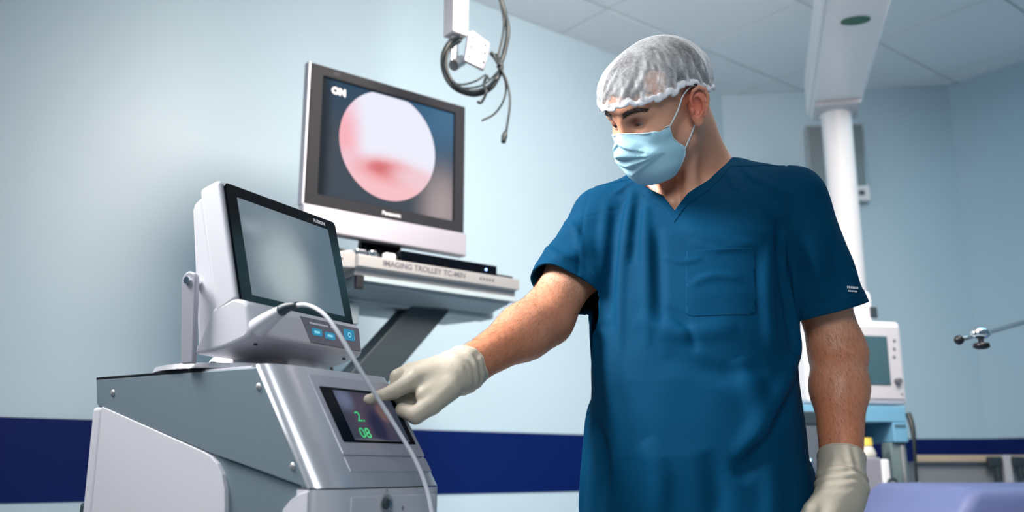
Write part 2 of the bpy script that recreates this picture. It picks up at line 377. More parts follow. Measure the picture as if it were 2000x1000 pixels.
# plinth and wheels
obj('plinth', B(bx, (-.01, -.13, .085), (W+.01, .39, .145), .012, 3), M['dark'], cart)
for x, y in ((.03, -.09), (W-.03, -.09), (.03, .34), (W-.03, .34)): caster(cart, x, y)
obj('rear_handle', B(bx, (.02, .383, .78), (.06, .425, .845), .006), M['dark'], cart)
# ============================================================ HEAD UNIT ON THE CART
MA = math.radians(62.8)
hd_ = thing('laser_head_unit', 'white console with black-framed display tilted back on top of the laser cart', 'monitor', (-.424, 1.4145, 1.0520), MA)
HL_ = local(hd_); HMx = hd_.matrix_world.copy(); Z0 = 1.0520
def zz(poly): return [(y, z-Z0) for y, z in poly]
D1 = Vector((0, -.2588, -.966)); DN = Vector((0, -.966, .2588)); ST0 = Vector((0, .0517, 1.35-Z0))
SX = frame(ST0, (1, 0, 0), -D1)
obj('housing', B(prism, zz([(.002, 1.157), (.0555, 1.355), (.062, 1.3585), (.094, 1.349), (.098, 1.342), (.043, 1.137)]), 0, -.006, .286, .005, 3), M['white'], hd_)
obj('rear_shell', B(prism, zz([(.096, 1.338), (.113, 1.327), (.117, 1.315), (.079, 1.078), (.040, 1.084), (.036, 1.130)]), 0, -.002, .282, .006, 3), M['white'], hd_)
pod = obj('control_pod', B(prism, zz([(.008, 1.1585), (-.014, 1.1535), (-.0215, 1.145), (-.029, 1.102), (-.022, 1.094), (.020, 1.082), (.078, 1.0735), (.082, 1.082), (.05, 1.145)]), 0, -.006, .284, .005, 3), M['white'], hd_)
bm = bmesh.new(); prism(bm, round_rect(-.002, -.206, .286, .004, .008), 2, .0, .0045, .0012, 2); bmesh.ops.transform(bm, matrix=SX, verts=bm.verts); gl = obj('screen_glass', bm, M['gloss'], hd_, label='black glass front')
pm = blob_mat('console_picture', srgb(124, 142, 154), [((.115, 0, -.03), (.075, .03), .9, srgb(138, 156, 168)), ((.122, 0, -.118), (.062, .068), .62, srgb(182, 197, 204)), ((.06, 0, -.06), (.03, .014), .8, srgb(160, 174, 184)), ((.13, 0, -.13), (.035, .042), .8, srgb(192, 207, 212))], rough=.3, strength=.75, base2=(srgb(108, 130, 146), .14, .24, 0))
bm = bmesh.new(); prism(bm, [(.024, -.190), (.262, -.190), (.258, -.018), (.022, -.018)], 2, 0, .0004)
for v in bm.verts: v.co = Vector((v.co.x, v.co.z, v.co.y))
bmesh.ops.recalc_face_normals(bm, faces=bm.faces)
ds = obj('display', bm, pm, hd_); ds.matrix_local = SX @ Matrix.Translation((0, 0, .0047)) @ Matrix(((1, 0, 0, 0), (0, 0, 1, 0), (0, 1, 0, 0), (0, 0, 0, 1)))
text('wordmark', 'FUSION', .0095, M['wprint'], hd_, SX @ Matrix.Translation((.236, -.0085, .0047)), extrude=.0002, bold=.0003)
# label with three lit keys on the pod front
q0 = Vector((0, -.0217, 1.1440-Z0)); q1 = Vector((0, -.0289, 1.103-Z0)); PXf = frame(q0, (1, 0, 0), q0-q1)
kp = obj('key_panel', (lambda bm: (prism(bm, [(.140, -.040), (.278, -.040), (.278, .002), (.118, .002)], 2, -.001, .0012, .0004, 1), bmesh.ops.transform(bm, matrix=PXf, verts=bm.verts), bm)[2])(bmesh.new()), mat('key_panel_grey', srgb(110, 110, 122), .4), hd_, label='grey key panel')
for x0, x1, y0, y1, s in ((.144, .170, -.027, -.015, 'MIN'), (.178, .205, -.029, -.017, 'MAX'), (.232, .262, -.024, -.004, '')):
    bm = bmesh.new(); prism(bm, round_rect(x0, y0, x1, y1, .003), 2, .001, .002); bmesh.ops.transform(bm, matrix=PXf, verts=bm.verts); kk = obj('lit_key', bm, M['blue_led'], kp, label='backlit blue key')
    bm = bmesh.new(); cx, cy = (x0+x1)/2, (y0+y1)/2
    if s:
        for k in range(4): bx(bm, (cx-.007+k*.0036, cy-.002, .002), (cx-.0045+k*.0036, cy+.002, .0023))
    else:
        tube(bm, [(cx+.004*math.cos(a), cy+.004*math.sin(a), .0022) for a in [2*PI*k/12 for k in range(13)]], .0007, 4, 1, False)
    bmesh.ops.transform(bm, matrix=PXf, verts=bm.verts); obj('key_sign', bm, M['cyan_led'], kp)
bm = bmesh.new()
for k in range(11): bx(bm, (.140+k*.0045, -.0082, .0011), (.1432+k*.0045, -.0050, .0015))
for k in range(3): bx(bm, (.196+k*.0045, -.0082, .0011), (.199+k*.0045, -.0050, .0015))
bmesh.ops.transform(bm, matrix=PXf, verts=bm.verts); obj('panel_lettering', bm, M['wprint'], kp)
for x in (.03, .255): obj('screw', B(cyl, (x, -.010, .0385), (x, -.010, .036), .003, seg=12), M['dark'], hd_)
# yoke and foot
obj('yoke', B(prism, [(.064, .006)]+[(.0865+.0150*math.cos(a)-.0, .138+.0150*math.sin(a)) for a in [PI-PI*k/8 for k in range(9)]][::1]+[(.088, .006)], 0, -.026, -.016, .002, 2), M['silver2'], hd_)
obj('yoke', B(prism, [(.064, .006)]+[(.0865+.0150*math.cos(a)-.0, .138+.0150*math.sin(a)) for a in [PI-PI*k/8 for k in range(9)]][::1]+[(.088, .006)], 0, .296, .306, .002, 2), M['silver2'], hd_)
obj('pivot_bolt', B(cyl, (-.03, .0865, .138), (.31, .0865, .138), .006), M['chrome'], hd_)
bm = bmesh.new(); cyl(bm, (.135, .105, .0005), (.135, .105, .009), .150, .146, seg=64); lf = obj('foot', bm, M['silver'], hd_, smooth=False)
bm = bmesh.new(); cyl(bm, (.135, .10, .009), (.135, .10, .030), .075, .06, seg=48); obj('swivel', bm, M['white'], hd_)
for a in (2.0, 2.5, 3.0, 3.5): obj('foot_screw', B(cyl, (.135+.13*math.cos(a), .105+.13*math.sin(a), .009), (.135+.13*math.cos(a), .105+.13*math.sin(a), .012), .005, seg=12), M['chrome'], lf)
# handpiece plug and white cable
hp = thing('handpiece_cable', 'white cable looping from the console plug down in front of the touch screen', 'cable', at(505, 640, 1.385))
hpM = Matrix.Translation(-Vector(hp.location))
def hpo(name, bm, m, **k): bmesh.ops.transform(bm, matrix=hpM, verts=bm.verts); return obj(name, bm, m, hp, smooth=True, **k)
bm = bmesh.new(); pts = [at(503, 641, 1.400), at(520, 628, 1.385), at(538, 615, 1.372), at(552, 606, 1.362)]
tube(bm, pts, [.0155, .0135, .0105, .0085], 20, 4); hpo('plug', bm, M['white'])
hpo('boot', B(tube, [at(549, 607, 1.363), at(562, 600, 1.356), at(580, 596, 1.350)], [.0092, .0075, .0052], 14, 4), M['dark'], label='dark rubber boot')
cp = [(578, 596, 1.351), (604, 597, 1.338), (635, 616, 1.325), (664, 655, 1.32), (690, 700, 1.325), (716, 742, 1.345), (742, 784, 1.372), (780, 845, 1.40), (812, 900, 1.415), (832, 950, 1.425), (843, 1000, 1.43), (850, 1080, 1.44), (845, 1300, 1.46), (820, 1480, 1.50)]
hpo('cord', B(tube, [at(*c) for c in cp], .0031, 10, 8), M['cable'])
# ============================================================ TROLLEY, SHELF, TELEVISION MONITOR
tro = thing('imaging_trolley', 'wheeled trolley with lettered aluminium shelf and dark slanted support arm', 'trolley', (-.610, 2.582, 0), RA)
TL_ = local(tro); TMx = tro.matrix_world.copy()
def th_(px, py, y):
    p = TL_ @ hit(px, py, TMx @ Vector((0, y, 0)), TMx.to_3x3() @ Vector((0, 1, 0))); return p.x, p.z
sh = obj('shelf', B(prism, [(-.120, 1.463), (-.120, 1.497), (-.112, 1.500), (.300, 1.500), (.300, 1.440), (-.095, 1.440), (-.100, 1.463)], 0, .125, .715, .002, 2), M['alu'], tro)
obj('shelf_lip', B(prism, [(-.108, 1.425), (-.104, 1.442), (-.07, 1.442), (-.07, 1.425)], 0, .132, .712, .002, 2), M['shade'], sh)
obj('end_plug', B(bx, (.1255, -.112, 1.400), (.150, -.095, 1.440), .002), M['black'], sh)
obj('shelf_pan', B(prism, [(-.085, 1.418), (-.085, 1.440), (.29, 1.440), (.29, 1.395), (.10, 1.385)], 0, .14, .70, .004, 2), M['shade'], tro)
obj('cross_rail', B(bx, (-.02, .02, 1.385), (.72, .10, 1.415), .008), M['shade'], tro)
hb = obj('side_handle', B(prism, [(.040, 1.452), (.040, 1.492), (.112, 1.512), (.124, 1.505), (.132, 1.468), (.124, 1.458)], 1, -.105, .28, .004, 2), M['alu'], tro)
obj('handle_slot', B(bx, (.070, -.1065, 1.478), (.082, -.104, 1.483)), M['dark'], hb)
text('shelf_lettering', 'IMAGING TROLLEY TC-MIN', .024, M['print'], sh, Matrix.Translation((.352, -.1206, 1.4815)) @ X90, extrude=.0003, bold=.0004)
bm = bmesh.new()
for k in range(5): bx(bm, (.555+k*.012, -.1208, 1.476), (.562+k*.012, -.1202, 1.486))
obj('shelf_mark', bm, M['print'], sh)
pa = [th_(805, 568, .03), th_(880, 583, .03), th_(742, 742, .03), th_(662, 732, .03)]
dx = (pa[2][0]-pa[1][0])/(pa[2][1]-pa[1][1])
bot = 1.02
poly = [(pa[0][0], 1.405), (pa[1][0], 1.405), (pa[1][0]-(1.405-bot)*dx, bot), (pa[0][0]-(1.405-bot)*dx, bot)]
obj('support_arm', B(prism, poly, 1, .02, .10, .003, 2), M['dark'], tro)
cx_ = (poly[2][0]+poly[3][0])/2
obj('column', B(bx, (cx_-.07, -.01, .12), (cx_+.07, .13, 1.05), .008), M['dark'], tro)
obj('base', B(bx, (cx_-.22, -.20, .075), (cx_+.30, .34, .13), .015, 3), M['dark'], tro)
for x, y in ((cx_-.18, -.16), (cx_+.26, -.16), (cx_-.18, .30), (cx_+.26, .30)): caster(tro, x, y, .03)
bxp = obj('power_box', B(bx, (.118, .00, 1.315), (.200, .07, 1.375), .004), M['shade'], tro); obj('power_label', B(bx, (.098, .01, 1.325), (.118, .06, 1.345), .002), M['white'], bxp)
cd = thing('power_cords', 'black cords hanging behind the laser console below the shelf', 'cable', TMx @ Vector((.0, .16, 1.05)))
bm = bmesh.new(); o_ = Vector(cd.location)
for a in ([(607, 640), (606, 690), (607, 730)], [(618, 640), (626, 690), (634, 712), (640, 735)], [(640, 640), (638, 690), (638, 712), (636, 740)], [(652, 640), (650, 690), (648, 712), (649, 740)], [(640, 695), (648, 725)]):
    tube(bm, [at(px, py, 2.62)-o_ for px, py in a], .0042, 6, 4)
obj('cord', bm, M['bcable'], cd, smooth=True)
# television
tv = thing('video_monitor', 'large monitor with silver speaker bar showing a round pink endoscope picture', 'monitor', TMx @ Vector((0, 0, 1.500)), RA)
tz = -1.500
tvb = obj('cabinet', B(bx, (-.001, .0165, 1.652+tz), (.578, .030, 2.100+tz), .004, 3), M['silver2'], tv)
obj('rear_hump', B(prism, [(.08, .026), (.50, .026), (.42, .10), (.16, .10)], 2, 1.66+tz, 2.04+tz, .006, 2), M['dark'], tv)
bm = bmesh.new()
def ring(bm, ox0, oz0, ox1, oz1, ix0, iz0, ix1, iz1, y0, y1):
    o = [(ox0, oz0), (ox1, oz0), (ox1, oz1), (ox0, oz1)]; i = [(ix0, iz0), (ix1, iz0), (ix1, iz1), (ix0, iz1)]
    v = [[bm.verts.new((x, y, z)) for x, z in p] for p, y in ((o, y1), (o, y0), (i, y0), (i, y1))]
    for r in range(4):
        for k in range(4): bm.faces.new((v[r][k], v[r][(k+1) % 4], v[(r+1) % 4][(k+1) % 4], v[(r+1) % 4][k]))
    bmesh.ops.recalc_face_normals(bm, faces=bm.faces)
ring(bm, .006, 1.652+tz, .577, 2.098+tz, .046, 1.690+tz, .536, 2.066+tz, 0, .02); bmesh.ops.bevel(bm, geom=list(bm.edges), offset=.002, segments=2, affect='EDGES')
obj('bezel', bm, mat('tv_bezel', srgb(36, 38, 44), .5, spec=.15), tv, label='dark grey bezel')
obj('frame_edge', B(bx, (-.003, .001, 1.652+tz), (.0055, .03, 2.101+tz), .002), M['silver2'], tv)
bm = bmesh.new(); bx(bm, (.046, .010, 1.690+tz), (.536, .016, 2.066+tz)); tp_ = blob_mat('tv_picture', srgb(64, 72, 84), [((.50, 0, .225), (.07, .13), .9, srgb(182, 165, 165)), ((.48, 0, .56), (.20, .14), .8, srgb(64, 112, 150)), ((.12, 0, .57), (.22, .10), .8, srgb(34, 66, 92)), ((.05, 0, .35), (.035, .4), .5, srgb(18, 24, 32)), ((.3, 0, .175), (.4, .02), .7, srgb(42, 44, 52))], rough=.3, strength=.8)
obj('screen', bm, tp_, tv)
em = blob_mat('endoscope_picture', srgb(236, 236, 250), [((.128, 0, .385), (.055, .14), .75, srgb(246, 176, 186)), ((.15, 0, .30), (.06, .05), .8, srgb(238, 200, 214)), ((.31, 0, .245), (.20, .10), .55, srgb(246, 190, 196)), ((.285, 0, .318), (.085, .035), .75, srgb(232, 140, 142)), ((.27, 0, .322), (.04, .018), .8, srgb(214, 110, 112)), ((.40, 0, .31), (.08, .03), .8, srgb(240, 200, 208))], rough=.2, strength=1.0)
bm = bmesh.new(); c = []
for k in range(64):
    a = 2*PI*k/64; c.append((.288+.175*math.cos(a), min(.396+.179*math.sin(a), .562)))
prism(bm, c, 1, .0085, .0100); obj('endoscope_image', bm, em, tv)
text('picture_lettering', 'ON', .030, M['wprint'], tv, Matrix.Translation((.105, .0095, .531)) @ X90, bold=.002)
text('brand_lettering', 'Panasonic', .017, M['wprint'], tv, Matrix.Translation((.300, -.0006, .1715)) @ X90, extrude=.0002, bold=.0006)
text('small_lettering', 'LCD', .010, M['print'], tv, Matrix.Translation((.09, -.0006, .582)) @ X90, extrude=.0002)
sb = obj('speaker_bar', B(bx, (-.003, -.012, 1.574+tz), (.580, .026, 1.6525+tz), .006, 3), M['silver2'], tv, label='silver speaker bar')
obj('neck', B(bx, (.22, .03, .012), (.36, .07, .09), .01), M['gloss'], tv)
obj('stand_foot', B(bx, (.14, -.03, .0005), (.44, .18, .015), .006), M['gloss'], tv)
# boxes and small metal things on the shelf
def on_shelf(name, label, cat, lo, hi, m, bev=.004, group=None):
    t = thing(name, label, cat, TMx @ Vector(((lo[0]+hi[0])/2, (lo[1]+hi[1])/2, 1.5005)), RA, group)
    c = Vector(((lo[0]+hi[0])/2, (lo[1]+hi[1])/2, 0)); obj('case', B(bx, Vector(lo)-c, Vector(hi)-c, bev), m, t); return t
rec = on_shelf('recorder', 'flat black recorder with a small blue light on the aluminium shelf', 'recorder', (.275, -.105, 0), (.635, -.035, .034), M['gloss'])
obj('indicator', B(sph, (.135, -.0355, .016), .0035), M['led'], rec, smooth=True)
slab_ = on_shelf('flat_black_case', 'thin black case lying at the right end of the aluminium shelf', 'case', (.640, -.09, 0), (.712, .10, .012), M['black'], .002)
for i, (x, y, w_, h_, mm, nm, lb) in enumerate(((.155, -.07, .035, .024, M['chrome'], 'cable_connector', 'shiny metal connector nearest the left end of the shelf'), (.205, -.055, .022, .030, M['chrome'], 'cable_connector', 'small upright shiny connector in the middle of the shelf connectors'), (.245, -.085, .036, .022, M['white2'], 'adapter', 'white adapter block beside the flat black recorder'))):
    t = thing(nm, lb, 'connector' if mm is M['chrome'] else 'adapter', TMx @ Vector((x, y, 1.5005)), RA, 'connectors on the trolley shelf' if mm is M['chrome'] else None)
    obj('shell', B(bx, (-w_/2, -.012, 0), (w_/2, .012, h_), .005, 3), mm, t); obj('collar', B(cyl, (w_/2, 0, h_/2), (w_/2+.010, 0, h_/2), h_*.3), M['black'], t)
wr = thing('black_lead', 'short black lead lying along the left edge of the shelf', 'cable', TMx @ Vector((.10, -.02, 1.512)), RA)
obj('cord', B(tube, [(-.09, .02, -.012), (-.05, .0, .004), (-.01, -.015, .012), (.03, -.02, .006), (.06, -.02, .0)], .006, 8, 6), M['bcable'], wr, smooth=True)
# ============================================================ CEILING CABLE HOOK
Yh = 2.6
hk = thing('ceiling_cable_arm', 'white ceiling drop arm with perforated bracket above the large monitor', 'ceiling arm', at(890, 60, Yh))
def rel(o, bm): bmesh.ops.transform(bm, matrix=Matrix.Translation(-Vector(o.location)), verts=bm.verts); return bm
c0 = at(890, 72, Yh)
bm = bmesh.new(); bx(bm, (-.028, -.028, 0), (.028, .028, 3.0-c0.z), .004, M=Matrix.Translation(c0) @ Matrix.Rotation(RA, 4, 'Z')); obj('drop_tube', rel(hk, bm), M['white'], hk)
bp0 = frame(at(933, 100, Yh-.03), (.80, .55, -.14), (.05, 0, 1))
bm = bmesh.new(); pts = [(-.040, -.050), (.030, -.054), (.036, .040), (-.030, .056), (-.042, .046)]
prism(bm, pts, 2, -.006, .006, .002); bmesh.ops.transform(bm, matrix=bp0, verts=bm.verts); br = obj('bracket', rel(hk, bm), M['silver2'], hk)
for x, y in ((-.028, .034), (-.028, -.034), (.02, .026), (.022, -.030), (-.028, 0), (.022, 0)):
    bm = B(cyl, (x, y, .005), (x, y, .0068), .0045, seg=12); bmesh.ops.transform(bm, matrix=bp0, verts=bm.verts); obj('hole', rel(hk, bm), M['dark'], br)
bm = bmesh.new(); cyl(bm, at(886, 128, Yh-.02), at(902, 118, Yh+.02), .017, seg=24); cyl(bm, at(886, 122, Yh), at(888, 70, Yh), .012); obj('pivot', rel(hk, bm), M['steel'], hk, smooth=False)
cb = thing('coiled_cables', 'black cables coiled over the ceiling bracket with loose ends hanging', 'cable', at(975, 130, Yh-.05))
def cpath(l, Y0): return [at(a, b, Y0+(k % 2)*.008) for k, (a, b) in enumerate(l)]
for nm, l, r, y in (('coil', [(902, 72), (880, 82), (866, 110), (870, 145), (890, 172), (925, 184), (955, 174), (972, 150), (978, 128), (968, 108)], .0085, Yh-.05),
                    ('coil', [(900, 78), (876, 98), (871, 130), (884, 160), (915, 178), (950, 172), (970, 152)], .006, Yh-.07),
                    ('riser', [(974, 132), (984, 105), (992, 60), (984, 20), (974, -20), (968, -75)], .0075, Yh-.04), ('riser', [(970, 122), (982, 70), (984, 40), (978, 5), (972, -40), (968, -75)], .0038, Yh-.05),
                    ('loose_end', [(976, 130), (990, 160), (996, 200), (988, 262)], .0036, Yh-.06), ('loose_end', [(978, 135), (988, 165), (984, 195), (966, 222), (941, 236)], .0032, Yh-.05),
                    ('tie', [(950, 150), (945, 165), (950, 180), (940, 200), (933, 199)], .0042, Yh-.09), ('tie', [(958, 102), (966, 112), (976, 128)], .006, Yh-.07),
                    ('thin_loop', [(880, 162), (905, 165), (930, 158), (948, 147), (955, 155)], .003, Yh-.06), ('thin_loop', [(885, 168), (915, 172), (945, 165), (968, 145), (978, 130)], .003, Yh-.03)):
    obj(nm, rel(cb, B(tube, cpath(l, y), r, 8, 8)), M['bcable'], cb, smooth=True)
obj('cable_plug', rel(cb, B(tube, [at(988, 255, Yh-.06), at(985, 266, Yh-.06), at(983, 279, Yh-.06)], [.004, .009, .0065], 10, 3)), M['bcable'], cb, smooth=True)
# ============================================================ CEILING PENDANT (right)
pen = thing('ceiling_pendant', 'large white ceiling pendant arm with green emblem and vertical column', 'ceiling pendant', (1.44, 3.85, 2.45))
d_ = Vector((.275, 1.06, 0)).normalized(); ang = math.atan2(d_.y, d_.x); pen.rotation_euler = (0, 0, ang-PI/2)
# local y runs along the arm away from the camera
obj('arm', B(prism, [(-.105, 0), (.105, 0), (.105, .20), (-.105, .20)], 1, -1.95, .08, .012, 3), M['white2'], pen)
obj('side_cover', B(bx, (-.120, -1.9, .012), (-.104, .06, .185), .006), M['white2'], pen)
bm = B(cyl, (0, 0, -.001), (0, 0, -.004), .05, seg=40); bmesh.ops.scale(bm, vec=(.62, 1, 1), verts=bm.verts); bmesh.ops.rotate(bm, cent=(0, 0, 0), matrix=Matrix.Rotation(PI/2, 3, 'Z'), verts=bm.verts); bmesh.ops.translate(bm, vec=(-.0, -.88, 0), verts=bm.verts); obj('emblem', bm, M['green'], pen, label='green oval emblem')
obj('end_flange', B(bx, (-.095, -.13, -.02), (.095, .07, .0), .006), M['white'], pen)
obj('column', B(lathe, [(.062, -1.30), (.064, -1.29), (.064, -.03), (.070, -.02), (.070, 0)], seg=40), M['white2'], pen, smooth=True)
obj('ceiling_mount', B(cyl, (0, -1.75, .20), (0, -1.75, .555), .09, seg=32), M['white'], pen)
obj('outlet_box', B(bx, (-.10, -.09, -1.42), (.14, .09, -1.26), .02, 3), M['white'], pen)
# ============================================================ X-RAY VIEWER ON THE CORNER WALL
Pw = RM(CU, V0); Pw2 = RM(U1, CV); dw = (Pw2-Pw).normalized(); nw = Vector((dw.y, -dw.x, 0))
if nw.dot(Vector((0, -1, 0))) < 0: nw = -nw
a_ = hit(1574, 245, Pw+nw*.06, nw); b_ = hit(1700, 392, Pw+nw*.06, nw)
vw = thing('film_viewer', 'wall mounted grey film viewer box with white lower frame behind the pendant column', 'light box', (a_.x, a_.y, b_.z)); vw.rotation_euler = (0, 0, math.atan2(dw.y, dw.x))
vW = (Vector((b_.x, b_.y))-Vector((a_.x, a_.y))).length; vH = a_.z-b_.z
obj('case', B(bx, (0, .002, 0), (vW, .058, vH), .006), M['steel'], vw)
for k in range(2): obj('viewing_panel', B(bx, (.008+k*(vW-.01)/2, -.004, .09), (vW/2-.006+k*(vW-.01)/2, .004, vH-.01), .002), mat('viewer_glass', srgb(120, 128, 132), .35, metal=.3), vw)
obj('lower_frame', B(bx, (0, -.012, 0), (vW, .004, .085), .004), M['white2'], vw)
obj('switch', B(bx, (vW-.06, -.018, .03), (vW-.03, -.010, .055), .002), M['dark'], vw)
# ============================================================ ANAESTHESIA MACHINE
an = thing('anaesthesia_machine', 'white and blue anaesthesia machine with screen, bottle and hoses behind the person', 'medical machine', (1.035, 3.24, 0), math.radians(12))
AM = an.matrix_world; AL = local(an); AM = an.matrix_world.copy()
def ah(px, py, y=0):
    p = AL @ hit(px, py, AM @ Vector((0, y, 0)), AM.to_3x3() @ Vector((0, 1, 0))); return p.x, p.z
x1, z1 = ah(1757, 628); x2, z2 = ah(1776, 791)
WX = (x1+x2)/2; zb, ztp = z2, z1
mo_ = obj('monitor_housing', B(bx, (0, 0, zb), (WX, .12, ztp), .018, 4), M['white2'], an, label='white monitor housing')
fx = B(bx, (.018, -.006, zb+.018), (WX-.014, .004, ztp-.020), .004); obj('front_panel', fx, M['white'], mo_)
sx, sz = ah(1738, 752, -.006); sx2, sz2 = ah(1733, 657, -.006)
obj('screen', B(bx, (.045, -.010, sz), ((sx+sx2)/2, -.004, sz2), .002), mat('dark_screen', srgb(62, 92, 102), .25), mo_)
kx, kz = ah(1753, 745, -.01); obj('knob', B(cyl, (kx, -.002, kz), (kx, -.026, kz), .012, .010), M['print'], mo_)
for py in (665, 681, 697):
    kx, kz = ah(1747, py, -.01); obj('button', B(cyl, (kx, -.004, kz), (kx, -.011, kz), .0042, seg=12), M['print'], mo_)
kx, kz = ah(1763, 770, -.01); obj('indicator', B(sph, (kx, -.006, kz), .004), M['print'], mo_)
hx0, hz0 = ah(1622, 560); hx1, hz1 = ah(1719, 632)
hd2 = obj('upper_block', B(bx, (hx0, .03, ztp-.01), (hx1, .20, hz0), .02, 3), M['white2'], an)
vx0, vz0 = ah(1698, 600, .03); vx1, vz1 = ah(1713, 621, .03); obj('vent', B(bx, (vx0, .024, vz1), (vx1, .034, vz0), .002), M['dark'], hd2)
_, zt2 = ah(1770, 825); bdx, _ = ah(1772, 830)
obj('worktop', B(bx, (-.02, .0, zt2), (bdx, .30, zb-.004), .004), M['blue'], an)
obj('back_panel', B(bx, (-.02, .17, .16), (bdx-.045, .30, zt2), .004), M['dblue'], an)
px0, _ = ah(1745, 840); px1, _ = ah(1773, 840); _, zp = ah(1760, 864)
obj('right_post', B(bx, (px0, .0, zp), (px1, .28, zt2), .004), M['blue'], an)
bm = bmesh.new()
for k in range(4): bx(bm, (px0+.008+k*.011, -.001, zt2-.020), (px0+.015+k*.011, .001, zt2-.008))
obj('post_lettering', bm, M['dark'], an)
gx0, gz = ah(1756, 975); gx1, _ = ah(1787, 975)
obj('glass_column', B(bx, (gx0, .02, gz), (gx1, .08, zp), .006), mat('flow_tube_glass', srgb(130, 150, 152), .2, metal=.2), an)
obj('flow_tube', B(cyl, ((gx0+gx1)/2+.008, .012, gz+.01), ((gx0+gx1)/2+.008, .012, zp-.01), .006), M['alu'], an)
obj('lower_cabinet', B(bx, (-.03, -.02, .14), (gx1+.03, .32, gz-.004), .012, 3), M['blue'], an)
obj('base', B(bx, (-.06, -.08, .08), (gx1+.05, .38, .14), .02, 3), M['dblue'], an)
for x, y in ((0, -.04), (gx1, -.04), (0, .34), (gx1, .34)): caster(an, x, y, .028)
# left-hand absorber block with valve and bellows
lx0, lz0 = ah(1563, 803, -.05); lx1, lz1 = ah(1606, 948, -.05)
ab = obj('absorber', B(bx, (lx0, -.05, lz1), (lx1+.01, .12, lz0-.04), .008), M['steel'], an); obj('absorber_plate', B(bx, (lx0-.004, -.056, lz0-.045), (lx1+.01, .12, lz0), .004), M['dark'], ab)
vx, vz = ah(1576, 905, -.06); obj('valve', B(sph, (vx, -.07, vz), .022), M['chrome'], ab, smooth=True); obj('valve', B(sph, (vx-.012, -.065, vz-.045), .018), M['chrome'], ab, smooth=True)
bm = bmesh.new(); bxx, bz = ah(1580, 950, -.02); prof = []
for k in range(26): prof += [(.036 if k % 2 else .026, bz-.26+k*.010)]
lathe(bm, prof, Matrix.Translation((bxx+.004, -.02, 0)), 20); obj('bellows', bm, M['black'], ab)
# suction unit with yellow-capped bottle
ux0, uz = ah(1688, 897, -.04); ux1, uz1 = ah(1738, 962, -.04)
su = obj('suction_unit', B(bx, (ux0-.02, -.05, uz1), (ux0+.058, .06, uz+.006), .006), M['silver2'], an)
obj('unit_face', B(bx, (ux0+.058, -.055, uz1), (ux1, .05, uz), .006), M['white2'], su)
obj('unit_bracket', B(bx, (ux0+.03, -.03, gz-.01), (ux1-.004, .03, uz1+.002), .004), M['silver2'], su)
cxb, czb = ah(1699, 885, -.02); _, cz1 = ah(1699, 855, -.02); _, cz2 = ah(1699, 870, -.02)
bt = obj('bottle', B(lathe, [(.030, uz+.006), (.032, uz+.02), (.026, cz2-.012), (.019, cz2)], Matrix.Translation((cxb, 0, 0)), 24), mat('clear_bottle', srgb(200, 200, 192), .25), an, smooth=True)
obj('bottle_cap', B(cyl, (cxb, 0, cz2), (cxb, 0, cz1), .023, .021, seg=24), M['yellow'], bt)
gx, gzz = ah(1743, 945, -.06)
bm = bmesh.new(); tube(bm, [(gx+.017*math.cos(a), -.062, gzz+.017*math.sin(a)) for a in [2*PI*k/20 for k in range(21)]], .0045, 8, 1, False); gg = obj('gauge_ring', bm, M['dark'], an, smooth=True); obj('gauge_face', B(cyl, (gx, -.05, gzz), (gx, -.062, gzz), .015), M['alu'], gg)
bm = B(tube, [an.matrix_world.inverted() @ at(*c) for c in ((1774, 808, 3.2), (1782, 835, 3.18), (1786, 870, 3.17), (1788, 910, 3.17), (1791, 948, 3.17))], [.010, .009, .006, .005, .005], 10, 8); obj('hose', bm, M['bcable'], an, smooth=True)
obj('hose_end', B(sph, an.matrix_world.inverted() @ at(1792, 950, 3.17), .016), M['chrome'], an, smooth=True)
# ============================================================ OPERATING TABLE (bottom right)
ot = thing('operating_table', 'lavender padded operating table at the lower right', 'operating table', (1.55, 2.62, 0))
zc = at(1850, 950, 2.28).z
def tbl(bm): return bm
bm = bmesh.new(); prism(bm, [(-.56, zc-.17), (-.445, zc), (.9, zc), (.9, zc-.17)], 1, -.34, .30, .035, 5); obj('cushion', bm, M['lav'], ot, smooth=True, label='lavender cushion')
obj('table_top', B(bx, (-.50, -.28, zc-.20), (.88, .26, zc-.171), .006), M['steel'], ot)
obj('pedestal', B(bx, (.10, -.14, .10), (.42, .14, zc-.20), .03, 3), M['steel'], ot)
obj('base', B(bx, (-.2, -.26, .0), (.75, .26, .10), .03, 3), M['white'], ot)
# ============================================================ STAINLESS BENCH BEHIND IT
nbx = thing('instrument_bench', 'stainless bench with a worn side rail and clamps below the dark blue wall stripe', 'bench', at(1790, 915, 3.8)); nbx.location.z = 0
BL_ = Matrix.Translation(-Vector(nbx.location))
def bz_(py): return at(1880, py, 3.8).z
bxL = 0
obj('cabinet', B(bx, (bxL, .02, .12), (.62, .42, bz_(906)), .006), mat('grey_steel', srgb(150, 156, 160), .4, metal=.3, noise=.03), nbx)
obj('bench_top', B(bx, (bxL-.01, .01, bz_(906)), (.64, .44, bz_(903)), .001), M['steel'], nbx)
rl = obj('side_rail', B(bx, (bxL, -.012, bz_(903)+.001), (.64, .004, bz_(889)), .003), M['tan'], nbx, label='worn tan metal rail')
for k, px in enumerate((1943, 1988)):
    x = at(px, 910, 3.78).x-nbx.location.x
    c_ = obj('rail_clamp', B(bx, (x-.030, -.040, bz_(912)), (x+.024, -.010, bz_(892)), .006), M['dark'], nbx)
    obj('clamp_screw', B(cyl, (x+.004, -.028, bz_(912)), (x+.004, -.028, bz_(938)), .014), M['dark'], c_)
x = at(1967, 910, 3.78).x-nbx.location.x; obj('upright', B(bx, (x-.016, -.03, bz_(945)), (x+.016, -.006, bz_(889)), .004), M['white'], nbx)
